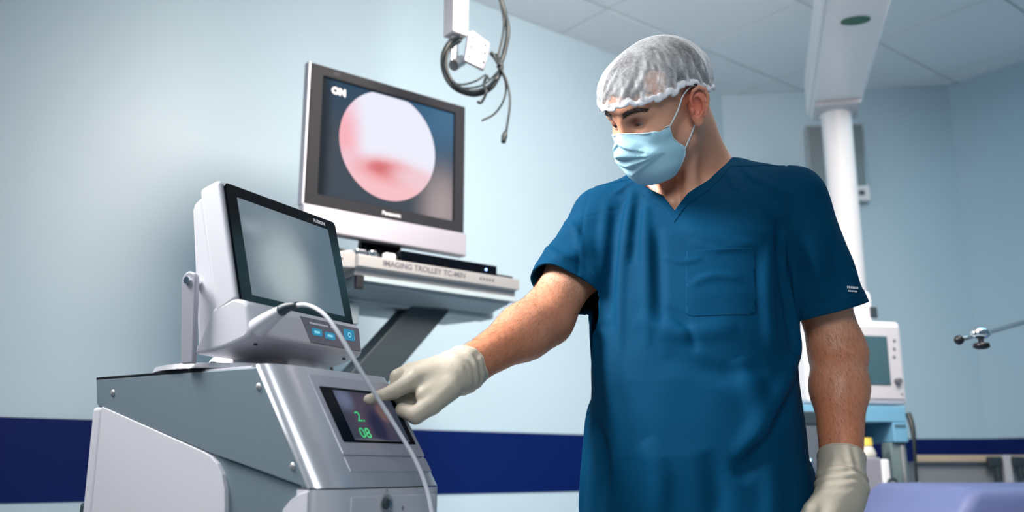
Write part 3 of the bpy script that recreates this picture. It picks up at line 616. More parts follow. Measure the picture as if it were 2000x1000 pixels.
for px in (.04, .58): obj('foot', B(bx, (px-.02, .04, 0), (px+.02, .40, .12), .004), M['steel'], nbx)
# ============================================================ ROD WITH BLACK KNOBS (right edge)
rd = thing('rod_stand', 'thin steel support rod with black knobs reaching in from the right edge', 'stand', (0, 0, 0))
p0 = at(1873, 664, 2.35); p1 = at(2000, 629, 2.78); dd_ = (p1-p0); p2 = p0+dd_*2.7
rd.location = (p2.x, p2.y, 0); RL = Matrix.Translation(-Vector(rd.location))
def ro(name, bm, m, **k): bmesh.ops.transform(bm, matrix=RL, verts=bm.verts); return obj(name, bm, m, rd, smooth=True, **k)
ro('rod', B(tube, [p0, p0+dd_*.3, p0+dd_], [.0055, .0065, .0085], 14, 2), M['steel']); ro('rod', B(tube, [p0+dd_, p2], .0085, 14, 1, False), M['steel'])
ro('end_ball', B(sph, p0, .0125), M['black'], label='black ball end')
pc = at(1915, 651, 2.375); ro('clamp', B(sph, pc, .021, (1.25, .8, .75)), M['chrome'])
kn = at(1917, 675, 2.37); ro('clamp_knob', B(lathe, [(.006, .022), (.007, .008), (.019, .006), (.021, -.004), (.012, -.009)], Matrix.Translation(kn), 16), M['black'])
ro('pole', B(cyl, (p2.x, p2.y, .04), (p2.x, p2.y, p2.z+.05), .014), M['steel']); ro('base', B(cyl, (p2.x, p2.y, .0), (p2.x, p2.y, .04), .20, .16, seg=32), M['steel'])
print('objects', time.time()-T0)
# ============================================================ THE PERSON (signed distance fields, surface nets)
V3 = lambda *a: np.array(a, np.float64)
def smin(a, b, k): h = np.clip(.5+.5*(b-a)/k, 0, 1); return b+(a-b)*h-k*h*(1-h)
def smax(a, b, k): return -smin(-a, -b, k)
def cone(p, a, b, ra, rb):
    a = np.asarray(a, float); d = np.asarray(b, float)-a
    t = np.clip(((p-a)@d)/(d@d), 0, 1)
    return np.linalg.norm(p-a-t[:, None]*d, axis=1)-(ra+(rb-ra)*t)
def ell(p, c, r, R=None):
    q = p-np.asarray(c, float)
    if R is not None: q = q@R.T
    r = np.asarray(r, float); k0 = np.linalg.norm(q/r, axis=1); k1 = np.linalg.norm(q/(r*r), axis=1)
    return k0*(k0-1)/np.maximum(k1, 1e-6)
def chain(p, pts, rs, k=0):
    d = None
    for i in range(len(pts)-1):
        e = cone(p, pts[i], pts[i+1], rs[i], rs[i+1]); d = e if d is None else (np.minimum(d, e) if not k else smin(d, e, k))
    return d
def boxed(fn, lo, hi, far=.03):
    lo = np.array(lo); hi = np.array(hi)
    def g(p):
        q = np.maximum(lo-p, p-hi).max(axis=1); out = np.maximum(q, 0)+far; m = q < .0
        if m.any(): out[m] = fn(p[m])
        return out
    return g
def nets(f, lo, hi, h, bs=8):
    lo = np.array(lo, float); n = (np.ceil((np.array(hi)-lo)/h/bs)*bs).astype(int)+1; nb = (n-1)//bs
    G = np.full(n, 9., np.float32)
    I = np.stack(np.meshgrid(*[np.arange(k) for k in nb], indexing='ij'), -1).reshape(-1, 3)
    cen = lo+(I*bs+bs/2)*h; dc = f(cen); keep = np.abs(dc) < h*bs*.5*1.75+.012
    for i, d in zip(I[~keep], dc[~keep]):
        a = i*bs; G[a[0]:a[0]+bs+1, a[1]:a[1]+bs+1, a[2]:a[2]+bs+1] = d
    K = I[keep]; loc = np.stack(np.meshgrid(*[np.arange(bs+1)]*3, indexing='ij'), -1).reshape(-1, 3)
    for s in range(0, len(K), 400):
        idx = (K[s:s+400, None, :]*bs+loc[None]).reshape(-1, 3)
        G[idx[:, 0], idx[:, 1], idx[:, 2]] = f(lo+idx*h)
    S = G < 0; c = S[:-1, :-1, :-1].astype(np.int8)
    tot = sum(S[x:S.shape[0]-1+x, y:S.shape[1]-1+y, z:S.shape[2]-1+z].astype(np.int8) for x in (0, 1) for y in (0, 1) for z in (0, 1))
    act = (tot > 0) & (tot < 8); A = np.argwhere(act); ID = np.full(act.shape, -1, np.int32); ID[tuple(A.T)] = np.arange(len(A))
    acc = np.zeros((len(A), 3)); cnt = np.zeros(len(A))
    cs = [(x, y, z) for x in (0, 1) for y in (0, 1) for z in (0, 1)]
    for i, a in enumerate(cs):
        for b in cs[i+1:]:
            if sum(abs(x-y) for x, y in zip(a, b)) != 1: continue
            va = G[A[:, 0]+a[0], A[:, 1]+a[1], A[:, 2]+a[2]]; vb = G[A[:, 0]+b[0], A[:, 1]+b[1], A[:, 2]+b[2]]
            m = (va < 0) != (vb < 0); t = np.where(m, va/np.where(m, va-vb, 1), 0)
            acc += m[:, None]*(np.array(a)+t[:, None]*(np.array(b)-np.array(a))); cnt += m
    V = lo+(A+acc/cnt[:, None])*h
    Q = []
    for ax in range(3):
        e = [0, 0, 0]; e[ax] = 1; u, v = [(1, 2), (2, 0), (0, 1)][ax]
        s0 = S[:S.shape[0]-e[0], :S.shape[1]-e[1], :S.shape[2]-e[2]]; s1 = S[e[0]:, e[1]:, e[2]:]
        E = np.argwhere(s0 != s1); E = E[(E[:, u] > 0) & (E[:, v] > 0) & (E[:, u] < S.shape[u]-1) & (E[:, v] < S.shape[v]-1)]
        du = np.zeros(3, int); du[u] = 1; dv = np.zeros(3, int); dv[v] = 1
        q = np.stack([ID[tuple((E-du-dv).T)], ID[tuple((E-dv).T)], ID[tuple(E.T)], ID[tuple((E-du).T)]], 1)
        ins = s0[tuple(E.T)]; q[~ins] = q[~ins][:, ::-1]; Q.append(q)
    Q = np.concatenate(Q); Q = Q[(Q >= 0).all(1)]
    return V, Q
def grad(f, V, e=4e-4):
    return np.stack([f(V+d)-f(V-d) for d in np.eye(3)*e], 1)/(2*e)
def project(f, V, it=2):
    for _ in range(it):
        d = f(V); g = grad(f, V); n2 = np.maximum((g*g).sum(1), .2)
        V = V-np.clip(d/n2, -.004, .004)[:, None]*g
    return V
def tris(Q): return np.concatenate([Q[:, [0, 1, 2]], Q[:, [0, 2, 3]]])
def clip(V, T, c):
    """keep the part of a triangle mesh where the scalar field c is positive"""
    s = c > 0; n = s[T].sum(1); keep = T[n == 3]; out = [keep]; mix = T[(n == 1) | (n == 2)]
    if len(mix) == 0: return V, keep
    one = s[mix].sum(1) == 1; odd = np.where(one[:, None], s[mix], ~s[mix]).argmax(1)
    r = np.arange(len(mix)); a, b, d = mix[r, odd], mix[r, (odd+1) % 3], mix[r, (odd+2) % 3]
    E = np.sort(np.concatenate([np.stack([a, b], 1), np.stack([a, d], 1)]), 1)
    U, inv = np.unique(E, axis=0, return_inverse=True); inv = inv.reshape(-1)
    t = c[U[:, 0]]/(c[U[:, 0]]-c[U[:, 1]]); NV = V[U[:, 0]]+t[:, None]*(V[U[:, 1]]-V[U[:, 0]])
    eab = inv[:len(mix)]+len(V); ead = inv[len(mix):]+len(V)
    out.append(np.stack([a, eab, ead], 1)[one]); m = ~one
    out.append(np.stack([eab, b, d], 1)[m]); out.append(np.stack([eab, d, ead], 1)[m])
    V2 = np.concatenate([V, NV]); T2 = np.concatenate(out)
    used = np.unique(T2); mp = np.full(len(V2), -1); mp[used] = np.arange(len(used))
    return V2[used], mp[T2]
def np_mesh(name, V, F, m, parent=None, attrs=None, smooth=True):
    me = bpy.data.meshes.new(name); me.vertices.add(len(V)); me.vertices.foreach_set('co', np.asarray(V, np.float32).ravel())
    k = F.shape[1]; me.loops.add(F.size); me.loops.foreach_set('vertex_index', F.astype(np.int32).ravel())
    me.polygons.add(len(F)); me.polygons.foreach_set('loop_start', np.arange(0, F.size, k, dtype=np.int32))
    me.update(calc_edges=True); me.validate()
    if attrs is not None:
        for an, col in attrs.items():
            at_ = me.attributes.new(an, 'FLOAT', 'POINT'); at_.data.foreach_set('value', np.asarray(col, np.float32))
    if m: me.materials.append(m)
    o = bpy.data.objects.new(name, me); COL.objects.link(o)
    if smooth: me.polygons.foreach_set('use_smooth', [True]*len(me.polygons))
    if parent: o.parent = parent
    return o
def thick(o, t):
    md = o.modifiers.new('solid', 'SOLIDIFY'); md.thickness = t; md.offset = -1
# ---- frames
YB = math.radians(22); TC = V3(.350, 1.76, 0)
Tr = V3(-math.cos(YB), math.sin(YB), 0); Tf = V3(-math.sin(YB), -math.cos(YB), 0); Tu = V3(0, 0, 1)
TB = np.stack([Tr, Tf, Tu])                       # rows: right, forward, up
def tw(x, y, z): return TC+x*Tr+y*Tf+z*Tu
def tl(p): return (p-TC)@TB.T
HY, HP, HR = math.radians(64), math.radians(32), math.radians(17)
_f0 = V3(-math.sin(HY), -math.cos(HY), 0); _r0 = np.cross(_f0, Tu); Hf = math.cos(HP)*_f0-math.sin(HP)*Tu; _u0 = np.cross(_r0, Hf)
Hr = math.cos(HR)*_r0+math.sin(HR)*_u0; Hu = -math.sin(HR)*_r0+math.cos(HR)*_u0
HB = np.stack([Hr, Hf, Hu]); HC = V3(.278, 1.645, 1.564); HS = 1.03
def hw(x, y, z): return HC+HS*(x*Hr+y*Hf+z*Hu)
def hl(p): return (p-HC)@HB.T/HS
# ---- head in its own frame (x right, y forward, z up)
def ear(p, s):
    q = p*np.array([s, 1, 1]); q = np.stack([q[:, 0], q[:, 1]+.008+.30*q[:, 2], q[:, 2]], 1); th = math.radians(28)              # the ear stands a little off the skull
    c = V3(.0755, -.004, -.002); q = q-c
    x = q[:, 0]*math.cos(th)+q[:, 1]*math.sin(th); y = -q[:, 0]*math.sin(th)+q[:, 1]*math.cos(th)
    e = np.stack([x-.008, y+.008, q[:, 2]-.12*y], 1)
    d = ell(e, (0, 0, 0), (.0085, .0175, .031))
    d = smax(d, -ell(e, (.009, .003, -.001), (.0095, .0112, .0175)), .003)
    pts = [V3(.005, .0125, .003), V3(.007, .0155, .014), V3(.008, .010, .0265), V3(.009, -.001, .0315), V3(.009, -.0125, .026), V3(.0085, -.0175, .012), V3(.007, -.0165, -.004), V3(.005, -.012, -.018)]
    d = smin(d, chain(e, pts, [.0028, .003, .0034, .0034, .0034, .0034, .003, .0025]), .003)
    d = smin(d, chain(e, [V3(.006, .0, .017), V3(.007, -.008, .008), V3(.006, -.0085, -.008), V3(.005, -.001, -.017)], [.0022, .0028, .0028, .0025]), .003)
    d = smin(d, ell(e, (.003, .0005, -.0265), (.0052, .0085, .0095)), .004)
    d = smin(d, ell(e, (.004, .0115, -.006), (.0035, .0042, .006)), .003)
    return d
def head(p, ears=True):
    d = ell(p, (0, -.017, .036), (.0765, .098, .090))
    d = smin(d, ell(p, (0, .035, .028), (.064, .058, .066)), .03)
    d = smin(d, ell(p, (0, .036, -.045), (.0555, .050, .072)), .03)
    s = np.abs(p[:, 0]); q = np.stack([s, p[:, 1], p[:, 2]], 1)
    d = smin(d, cone(q, (.049, .004, -.062), (.012, .056, -.102), .019, .017), .025)
    d = smin(d, ell(q, (0, .062, -.096), (.019, .018, .016)), .02)
    d = smin(d, ell(q, (.045, .052, -.022), (.022, .022, .02)), .02)
    d = smin(d, cone(q, (.010, .0885, .0205), (.047, .070, .021), .0075, .008), .012)
    eye = V3(.0300, .0715, .005)
    d = smax(d, -ell(q, (.0295, .094, .004), (.017, .0175, .0120)), .012)
    lid = ell(q, eye, (.0148, .0140, .0138))
    lid = smax(lid, -ell(q, eye+V3(0, .012, -.0036), (.0125, .012, .0027)), .0015)   # the gap between the lids
    d = smin(d, lid, .004)
    d = smin(d, cone(q, (.017, .083, .0135), (.045, .071, .0105), .0030, .0022), .003)  # upper lid fold
    d = smin(d, cone(p, (0, .089, .012), (0, .098, -.028), .0072, .0098), .012)
    d = smin(d, ell(q, (.0125, .093, -.036), (.0075, .0105, .0085)), .006)
    d = smax(d, -ell(q, (.006, .096, -.0445), (.0036, .005, .004)), .002)
    d = smin(d, ell(q, (0, .0825, -.0665), (.021, .010, .0055)), .006)
    d = smin(d, ell(q, (0, .0815, -.0785), (.018, .0095, .0065)), .006)
    d = smax(d, -ell(q, (0, .093, -.0722), (.022, .008, .0012)), .002)
    if ears: d = smin(d, np.minimum(ear(p, 1), ear(p, -1)), .004)
    return d
head_w = lambda p: head(hl(p))*HS
# ---- limbs, joints
ShR = tw(.175, -.01, 1.400); ShL = tw(-.198, -.01, 1.400)
ElR = np.array(at(1066, 622, 1.715)); WrR = np.array(at(905, 722, 1.585))
ElL = np.array(at(1637, 690, 1.735)); WrL = np.array(at(1645, 948, 1.60))
TIP = np.array(CM @ F(*fh(713, 787), .009))
def arm(p, S, E, W):
    f = (W-E)/np.linalg.norm(W-E); L = np.linalg.norm(W-E)
    d = chain(p, [S, S+(E-S)*.5, E], [.056, .050, .0475], .03)
    d = smin(d, cone(p, E, E+f*L*.28, .0475, .047), .03)
    d = smin(d, cone(p, E+f*L*.28, W-f*.03, .047, .0335), .03)
    d = smin(d, cone(p, W-f*.03, W+f*.02, .033, .030), .01)
    return d
HH = lambda: None
def hand_parts(W, E, mcp_c, palm_n, side, fingers, thumb):
    return dict(W=W, E=E, f=fingers, t=thumb)
def hand(p, H, off=0., k=.006):
    d = None
    for pts, rs in H['palm']:
        e = chain(p, pts, rs, .012); d = e if d is None else smin(d, e, .014)
    for pts, rs in H['fingers']:
        e = chain(p, pts, rs, .004); d = smin(d, e, k)
    return d-off
# right hand: palm down, index finger on the screen, the others folded under, thumb tucked towards the camera
iM = np.array(at(812, 741, 1.545)); iP = np.array(at(768, 765, 1.530)); iD = np.array(at(735, 778, 1.527)); 
mM = np.array(at(802, 730, 1.572)); mP = np.array(at(778, 737, 1.560)); mD = np.array(at(774, 776, 1.556)); mT = np.array(at(800, 789, 1.567))
rM = np.array(at(808, 729, 1.600)); rP = np.array(at(784, 733, 1.592)); rD = np.array(at(786, 772, 1.590)); rT = np.array(at(806, 778, 1.595))
pM = np.array(at(822, 733, 1.625)); pP = np.array(at(798, 742, 1.622)); pD = np.array(at(803, 768, 1.618)); pT = np.array(at(817, 770, 1.622))
tB = np.array(at(878, 757, 1.548)); tM = np.array(at(842, 790, 1.528)); tP = np.array(at(812, 811, 1.522)); tT = np.array(at(786, 801, 1.532))
wv = WrR
HRt = dict(palm=[([wv, iM], [.029, .0165]), ([wv, mM], [.029, .0165]), ([wv, rM], [.029, .016]), ([wv, pM], [.029, .015]), ([wv+(tB-wv)*.5, tM+(iM-tM)*.35], [.026, .015])],
           fingers=[([iM, iP, iD, TIP], [.0140, .0100, .0084, .0064]), ([mM, mP, mD, mT], [.0135, .0115, .0095, .0085]), ([rM, rP, rD, rT], [.013, .011, .0092, .0082]),
                    ([pM, pP, pD, pT], [.0118, .0098, .0084, .0076]), ([tB, tM, tP, tT], [.020, .0150, .0122, .0098])])
# left hand: hanging, lightly curled; fingers point down and a little forward
def left_hand():
    W = WrL; dn = V3(-.22, -.17, -.96); dn /= np.linalg.norm(dn)
    kx = V3(-.80, -.60, 0); kx -= dn*(kx@dn); kx /= np.linalg.norm(kx)     # towards the thumb side
    pn = np.cross(dn, kx)
    if pn[0] > 0: pn = -pn                                                 # palm faces the thigh
    P = lambda a, b, c: W+dn*a+kx*b+pn*c
    palm = []; fg = []
    for b, L, r in ((.030, .044, .0105), (.010, .049, .0108), (-.010, .046, .0102), (-.029, .037, .0092)):
        Mc = P(.088-abs(b-.01)*.25, b, 0); palm.append(([P(.0, b*.45, 0), Mc], [.027, .0145]))
        a = P(.088+L*.75, b*1.05, .022); c = P(.088+L*1.25, b*1.05, .050); e = P(.088+L*1.3, b, .074)
        fg.append(([Mc, a, c, e], [r+.003, r, r-.001, r-.0022]))
    palm.append(([P(.015, .015, .006), P(.06, .030, .010)], [.022, .015]))
    fg.append(([P(.020, .024, .008), P(.055, .047, .018), P(.085, .056, .030), P(.108, .052, .042)], [.017, .0135, .0115, .0095]))
    return dict(palm=palm, fingers=fg)
HLt = left_hand()
# ---- torso loft
def loft(p, zs, A, Bv, yo, n=2.5):
    z = p[:, 2]; a = np.interp(z, zs, A); b = np.interp(z, zs, Bv); y = p[:, 1]-np.interp(z, zs, yo)
    r = (np.abs(p[:, 0]/a)**n+np.abs(y/b)**n)**(1/n)
    d = (r-1)*np.minimum(a, b)
    return np.maximum(d*.9, np.maximum(zs[0]-z, z-zs[-1]))
TZ = [.66, .80, .92, 1.05, 1.20, 1.32, 1.40, 1.445, 1.48]
def torso(p, off=0):
    return loft(p, TZ, np.array([.232, .206, .187, .179, .180, .180, .150, .110, .07])+off, np.array([.145, .148, .148, .142, .130, .115, .096, .080, .06])+off, [.02, .02, .028, .026, .014, 0, -.012, -.02, -.025])
NB = tw(0, -.035, 1.45); NT = hw(0, -.030, -.040)
def body_f(p):
    q = tl(p)
    d = torso(q, -.012)
    s = np.stack([np.abs(q[:, 0]), q[:, 1], q[:, 2]], 1)
    d = smin(d, cone(s, (.05, -.028, 1.455), (.175, -.012, 1.395), .045, .055), .04)
    d = smin(d, cone(p, NB, NT, .064, .055), .035)
    d = smin(d, cone(p, tw(-.055, -.03, 1.46), hw(-.035, -.055, -.035), .035, .026), .035)
    # the muscle that runs from behind the ear to the breastbone, and the collar bones
    d = smin(d, cone(p, hw(-.055, -.012, -.045), tw(-.018, .06, 1.405), .013, .009), .035)
    d = smin(d, cone(p, hw(.055, -.012, -.045), tw(.018, .06, 1.405), .016, .010), .02)
    d = smin(d, cone(s, (.018, .075, 1.395), (.15, .035, 1.425), .010, .010), .02)
    return d
fHead = boxed(head_w, HC-.19, HC+.19)
def limb_box(fn, pts, r):
    P = np.array(pts); return boxed(fn, P.min(0)-r, P.max(0)+r)
fAR = limb_box(lambda p: arm(p, ShR, ElR, WrR), [ShR, ElR, WrR], .09)
fAL = limb_box(lambda p: arm(p, ShL, ElL, WrL), [ShL, ElL, WrL], .09)
fHR = limb_box(lambda p: hand(p, HRt, .0012), [WrR, TIP, tP, pT, rP], .05)
_lp = np.array([x for pts, _ in HLt['fingers'] for x in pts]+[WrL])
fHL = limb_box(lambda p: hand(p, HLt, .0012), _lp, .05)
FTR = tw(.11, .02, 0); FTL = tw(-.11, .0, 0)
def legs(p):
    q = tl(p); d = None
    for s in (1, -1):
        e = chain(q, [V3(.095*s, 0, .86), V3(.105*s, .02, .50), V3(.11*s, 0, .10)], [.088, .055, .038], .03)
        e = smin(e, cone(q, (.11*s, -.02, .045), (.115*s, .15, .035), .036, .026), .02)
        d = e if d is None else smin(d, e, .03)
    return d
fT = boxed(body_f, TC+V3(-.33, -.30, .60), TC+V3(.33, .30, 1.62)); fL = boxed(legs, TC+V3(-.33, -.30, -.02), TC+V3(.33, .30, 1.0))
def body(p):
    d = smin(fT(p), fL(p), .03); d = smin(d, fHead(p), .018)
    d = smin(d, fAR(p), .02); d = smin(d, fAL(p), .02); d = smin(d, fHR(p), .012); d = smin(d, fHL(p), .012)
    return d
# ---- skin
def skin_mat():
    m = bpy.data.materials.new('skin'); m.use_nodes = True; nt = m.node_tree; b = nt.nodes['Principled BSDF']; L = nt.links.new
    tc = nn(nt, 'ShaderNodeTexCoord')
    n1 = nn(nt, 'ShaderNodeTexNoise'); n1.inputs['Scale'].default_value = 26; n1.inputs['Detail'].default_value = 6; L(tc.outputs['Object'], n1.inputs['Vector'])
    mx = nn(nt, 'ShaderNodeMix', data_type='RGBA'); mx.inputs[6].default_value = srgb(200, 142, 114); mx.inputs[7].default_value = srgb(228, 172, 144); L(n1.outputs[0], mx.inputs[0])
    def layer(prev, attr, col, k):
        a = nn(nt, 'ShaderNodeAttribute', attribute_name=attr); ml = nn(nt, 'ShaderNodeMath', operation='MULTIPLY'); ml.inputs[1].default_value = k
        L(a.outputs['Fac'], ml.inputs[0]); x = nn(nt, 'ShaderNodeMix', data_type='RGBA'); x.inputs[7].default_value = col
        L(ml.outputs[0], x.inputs[0]); L(prev, x.inputs[6]); return x.outputs[2]
    c = layer(mx.outputs[2], 'red', srgb(206, 92, 70), .62)
    c = layer(c, 'tan_', srgb(186, 106, 66), .8)
    c = layer(c, 'stubble', srgb(150, 112, 104), .5)
    c = layer(c, 'lid', srgb(104, 56, 46), .9)  # crease shading round the eyes, painted into the skin colour
    n2 = nn(nt, 'ShaderNodeTexNoise'); n2.inputs['Scale'].default_value = 260; n2.inputs['Detail'].default_value = 3; L(tc.outputs['Object'], n2.inputs['Vector'])
    bp = nn(nt, 'ShaderNodeBump'); bp.inputs['Strength'].default_value = .25; bp.inputs['Distance'].default_value = .001; L(n2.outputs[0], bp.inputs['Height']); L(bp.outputs[0], b.inputs['Normal'])
    L(c, b.inputs['Base Color']); b.inputs['Roughness'].default_value = .48
    b.inputs['Subsurface Weight'].default_value = .25; b.inputs['Subsurface Radius'].default_value = (1, .35, .2); b.inputs['Subsurface Scale'].default_value = .006
    return m
person = thing('person', 'person in teal scrubs, hair net, face mask and latex gloves pressing the touch screen', 'person', TC)
PI_ = Matrix.Translation(Vector(TC)).inverted()
def adopt(o): o.parent = person; o.matrix_parent_inverse = PI_; return o
V, Q = nets(body, TC+V3(-.50, -.36, -.01), TC+V3(.36, .27, 1.78), .0036)
V = project(body, V, 2); T = tris(Q)
# a finer net on the head
h_ = hl(V); fine = (np.abs(h_[:, 0]) < .1) & (h_[:, 1] > -.05) & (h_[:, 2] > -.06) & (h_[:, 2] < .06)
def refine(V, T, mask):
    E = np.sort(np.concatenate([T[:, [0, 1]], T[:, [1, 2]], T[:, [2, 0]]]), 1); U, inv = np.unique(E, axis=0, return_inverse=True); inv = inv.reshape(-1)
    sp = mask[U].all(1); mid = np.full(len(U), -1); mid[sp] = len(V)+np.arange(sp.sum()); V2 = np.concatenate([V, (V[U[sp, 0]]+V[U[sp, 1]])/2])
    n = len(T); m = np.stack([mid[inv[:n]], mid[inv[n:2*n]], mid[inv[2*n:]]], 1); k = (m >= 0).sum(1); out = [T[k == 0]]
    a = T[k == 3]; b = m[k == 3]; out += [np.stack([a[:, 0], b[:, 0], b[:, 2]], 1), np.stack([b[:, 0], a[:, 1], b[:, 1]], 1), np.stack([b[:, 2], b[:, 1], a[:, 2]], 1), b]
    a = T[k == 1]; b = m[k == 1]; r = np.arange(len(a)); j = b.argmax(1); x, y, z, c = a[r, j], a[r, (j+1) % 3], a[r, (j+2) % 3], b[r, j]
    out += [np.stack([x, c, z], 1), np.stack([c, y, z], 1)]
    a = T[k == 2]; b = m[k == 2]; r = np.arange(len(a)); j = (b < 0).argmax(1)     # edge j unsplit: (x,y); split: y-z, z-x
    x, y, z = a[r, j], a[r, (j+1) % 3], a[r, (j+2) % 3]; c, d = b[r, (j+1) % 3], b[r, (j+2) % 3]
    out += [np.stack([z, d, c], 1), np.stack([x, y, c], 1), np.stack([x, c, d], 1)]
    return V2, np.concatenate(out), np.concatenate([mask, np.ones(sp.sum(), bool)])
n0 = len(V); V, T, fine = refine(V, T, fine); V, T, fine = refine(V, T, fine)
i_ = np.nonzero(fine)[0]; V[i_] = project(head_w if False else body, V[i_], 3)
h_ = hl(V); ax = np.abs(h_[:, 0])
er = np.exp(-(((ax-.085)/.02)**2+((h_[:, 1]+.010)/.022)**2+(h_[:, 2]/.035)**2)**1.5)
eyeD = np.linalg.norm((np.stack([ax, h_[:, 1], h_[:, 2]], 1)-V3(.0300, .083, .007))/V3(.018, .02, .010), axis=1)
lid_shade = np.clip(1.35-eyeD, 0, 1)
st = np.clip(1-np.abs(h_[:, 2]+.075)/.06, 0, 1)*np.clip((h_[:, 1]+.075)/.10, 0, 1)
cr = np.clip(1-np.abs(h_[:, 2]-.038)/.03, 0, 1)*np.clip((ax-.05)/.02, 0, 1)*(h_[:, 1] < .045); st = np.clip(st+cr*.8, 0, 1)
armd = np.minimum(cone(V, ElL, WrL, .06, .05), cone(V, ElR, WrR, .06, .05)); tanA = np.clip(.6-armd*30, 0, 1)*np.clip(-(V[:, 2]-1.30)*20, 0, 1)*.85
mSkin = skin_mat()
bod = adopt(np_mesh('body', V, T, mSkin, None, dict(red=np.clip(er*1.3, 0, 1), tan_=tanA, stubble=st, lid=lid_shade)))
BV, BT = V, T
# ---- eyes, brows
def eye_mat():
    m = bpy.data.materials.new('eye'); m.use_nodes = True; nt = m.node_tree; b = nt.nodes['Principled BSDF']; L = nt.links.new
    tc = nn(nt, 'ShaderNodeTexCoord'); g = nn(nt, 'ShaderNodeVectorMath', operation='SUBTRACT'); g.inputs[1].default_value = (0, .0118, -.005); L(tc.outputs['Object'], g.inputs[0])
    ln = nn(nt, 'ShaderNodeVectorMath', operation='LENGTH'); L(g.outputs[0], ln.inputs[0])
    cr_ = nn(nt, 'ShaderNodeValToRGB'); e = cr_.color_ramp.elements; e[0].position = .0025; e[0].color = (.002, .002, .002, 1); e[1].position = .0072; e[1].color = srgb(150, 138, 136)
    x = e.new(.003); x.color = srgb(50, 32, 20); x = e.new(.0062); x.color = srgb(40, 26, 18)
    mu = nn(nt, 'ShaderNodeMath', operation='MULTIPLY'); mu.inputs[1].default_value = 1; L(ln.outputs['Value'], mu.inputs[0]); L(mu.outputs[0], cr_.inputs[0]); L(cr_.outputs[0], b.inputs['Base Color'])
    b.inputs['Roughness'].default_value = .08; return m
mEye = eye_mat(); HM = Matrix(((Hr[0]*HS, Hf[0]*HS, Hu[0]*HS, HC[0]), (Hr[1]*HS, Hf[1]*HS, Hu[1]*HS, HC[1]), (Hr[2]*HS, Hf[2]*HS, Hu[2]*HS, HC[2]), (0, 0, 0, 1)))
for s in (-1, 1):
    o = obj('eye', B(sph, (0, 0, 0), .0127, seg=32), mEye, smooth=True); o.matrix_world = HM @ Matrix.Translation((.0300*s, .0715, .005)); 
    mw = o.matrix_world.copy(); o.parent = person; o.matrix_parent_inverse = PI_; o.matrix_basis = mw
rng = np.random.default_rng(4)
def strands(name, roots, nrm, dirs, length, wid, m, label=None, lift=.35, curl=.0, kind='stuff'):
    n = len(roots); L = length*(.6+.6*rng.random((n, 1))); d = dirs+rng.normal(0, .25, (n, 3)); d -= nrm*(d*nrm).sum(1, keepdims=True); d /= np.linalg.norm(d, axis=1, keepdims=True)
    up = nrm*lift; side = np.cross(d, nrm); side /= np.linalg.norm(side, axis=1, keepdims=True); side += rng.normal(0, .5, (n, 3)); side /= np.linalg.norm(side, axis=1, keepdims=True)
    p0 = roots-nrm*.0006; p1 = roots+(d+up)*L*.5; p2 = roots+(d+up*.6)*L+side*L*curl
    P = np.stack([p0-side*wid, p0+side*wid, p1-side*wid*.7, p1+side*wid*.7, p2], 1).reshape(-1, 3); b = (np.arange(n)*5)[:, None]
    F = np.concatenate([b+np.array([0, 1, 3]), b+np.array([0, 3, 2]), b+np.array([2, 3, 4])])
    o = adopt(np_mesh(name, P, F, m, smooth=False)); o['kind'] = kind
    if label: o['label'] = label
    return o
mHair = mat('dark_hair', srgb(34, 27, 26), .5); mArmHair = mat('arm_hair', srgb(150, 98, 58), .5)
def sample(V, T, sel, n):
    t = T[sel]; A = V[t[:, 0]]; Bq = V[t[:, 1]]; C_ = V[t[:, 2]]; ar = np.linalg.norm(np.cross(Bq-A, C_-A), axis=1)
    i = rng.choice(len(t), n, p=ar/ar.sum()); u = rng.random((n, 2)); u = np.where(u.sum(1, keepdims=True) > 1, 1-u, u)
    N = np.cross(Bq-A, C_-A)[i]; N /= np.linalg.norm(N, axis=1, keepdims=True)
    return A[i]+u[:, :1]*(Bq-A)[i]+u[:, 1:]*(C_-A)[i], N
cen = V[T].mean(1); hc = hl(cen); hx = np.abs(hc[:, 0])
arch = .0235+.005*np.clip(1-((hx-.036)/.02)**2, 0, 1)
bsel = (hx > .012) & (hx < .056) & (np.abs(hc[:, 2]-arch) < .0050-.0022*np.clip((hx-.035)/.02, 0, 1)) & (hc[:, 1] > .05)
P_, N_ = sample(V, T, bsel, 1500); sx = np.sign(hl(P_)[:, 0])
strands('eyebrows', P_, N_, sx[:, None]*Hr*1.0+Hu*.25, .0075, .00022, mHair, 'dark eyebrows', lift=.25)
for E_, W_ in ((ElL, WrL), (ElR, WrR)):
    ax_ = (W_-E_)/np.linalg.norm(W_-E_); t_ = (cen-E_)@ax_; L_ = np.linalg.norm(W_-E_); rr = np.linalg.norm(cen-E_-t_[:, None]*ax_, axis=1)
    sel = (t_ > -.07) & (t_ < L_-.01) & (rr < .075)
    P_, N_ = sample(V, T, sel, 7000); ang = N_@V3(-.25, -.75, .45); keep = rng.random(len(P_)) < np.clip(.35+ang, .12, 1)
    strands('arm_hair', P_[keep], N_[keep], ax_+np.cross(N_[keep], ax_)*.45, .012, .00017, mArmHair, None, lift=.28, curl=.25)
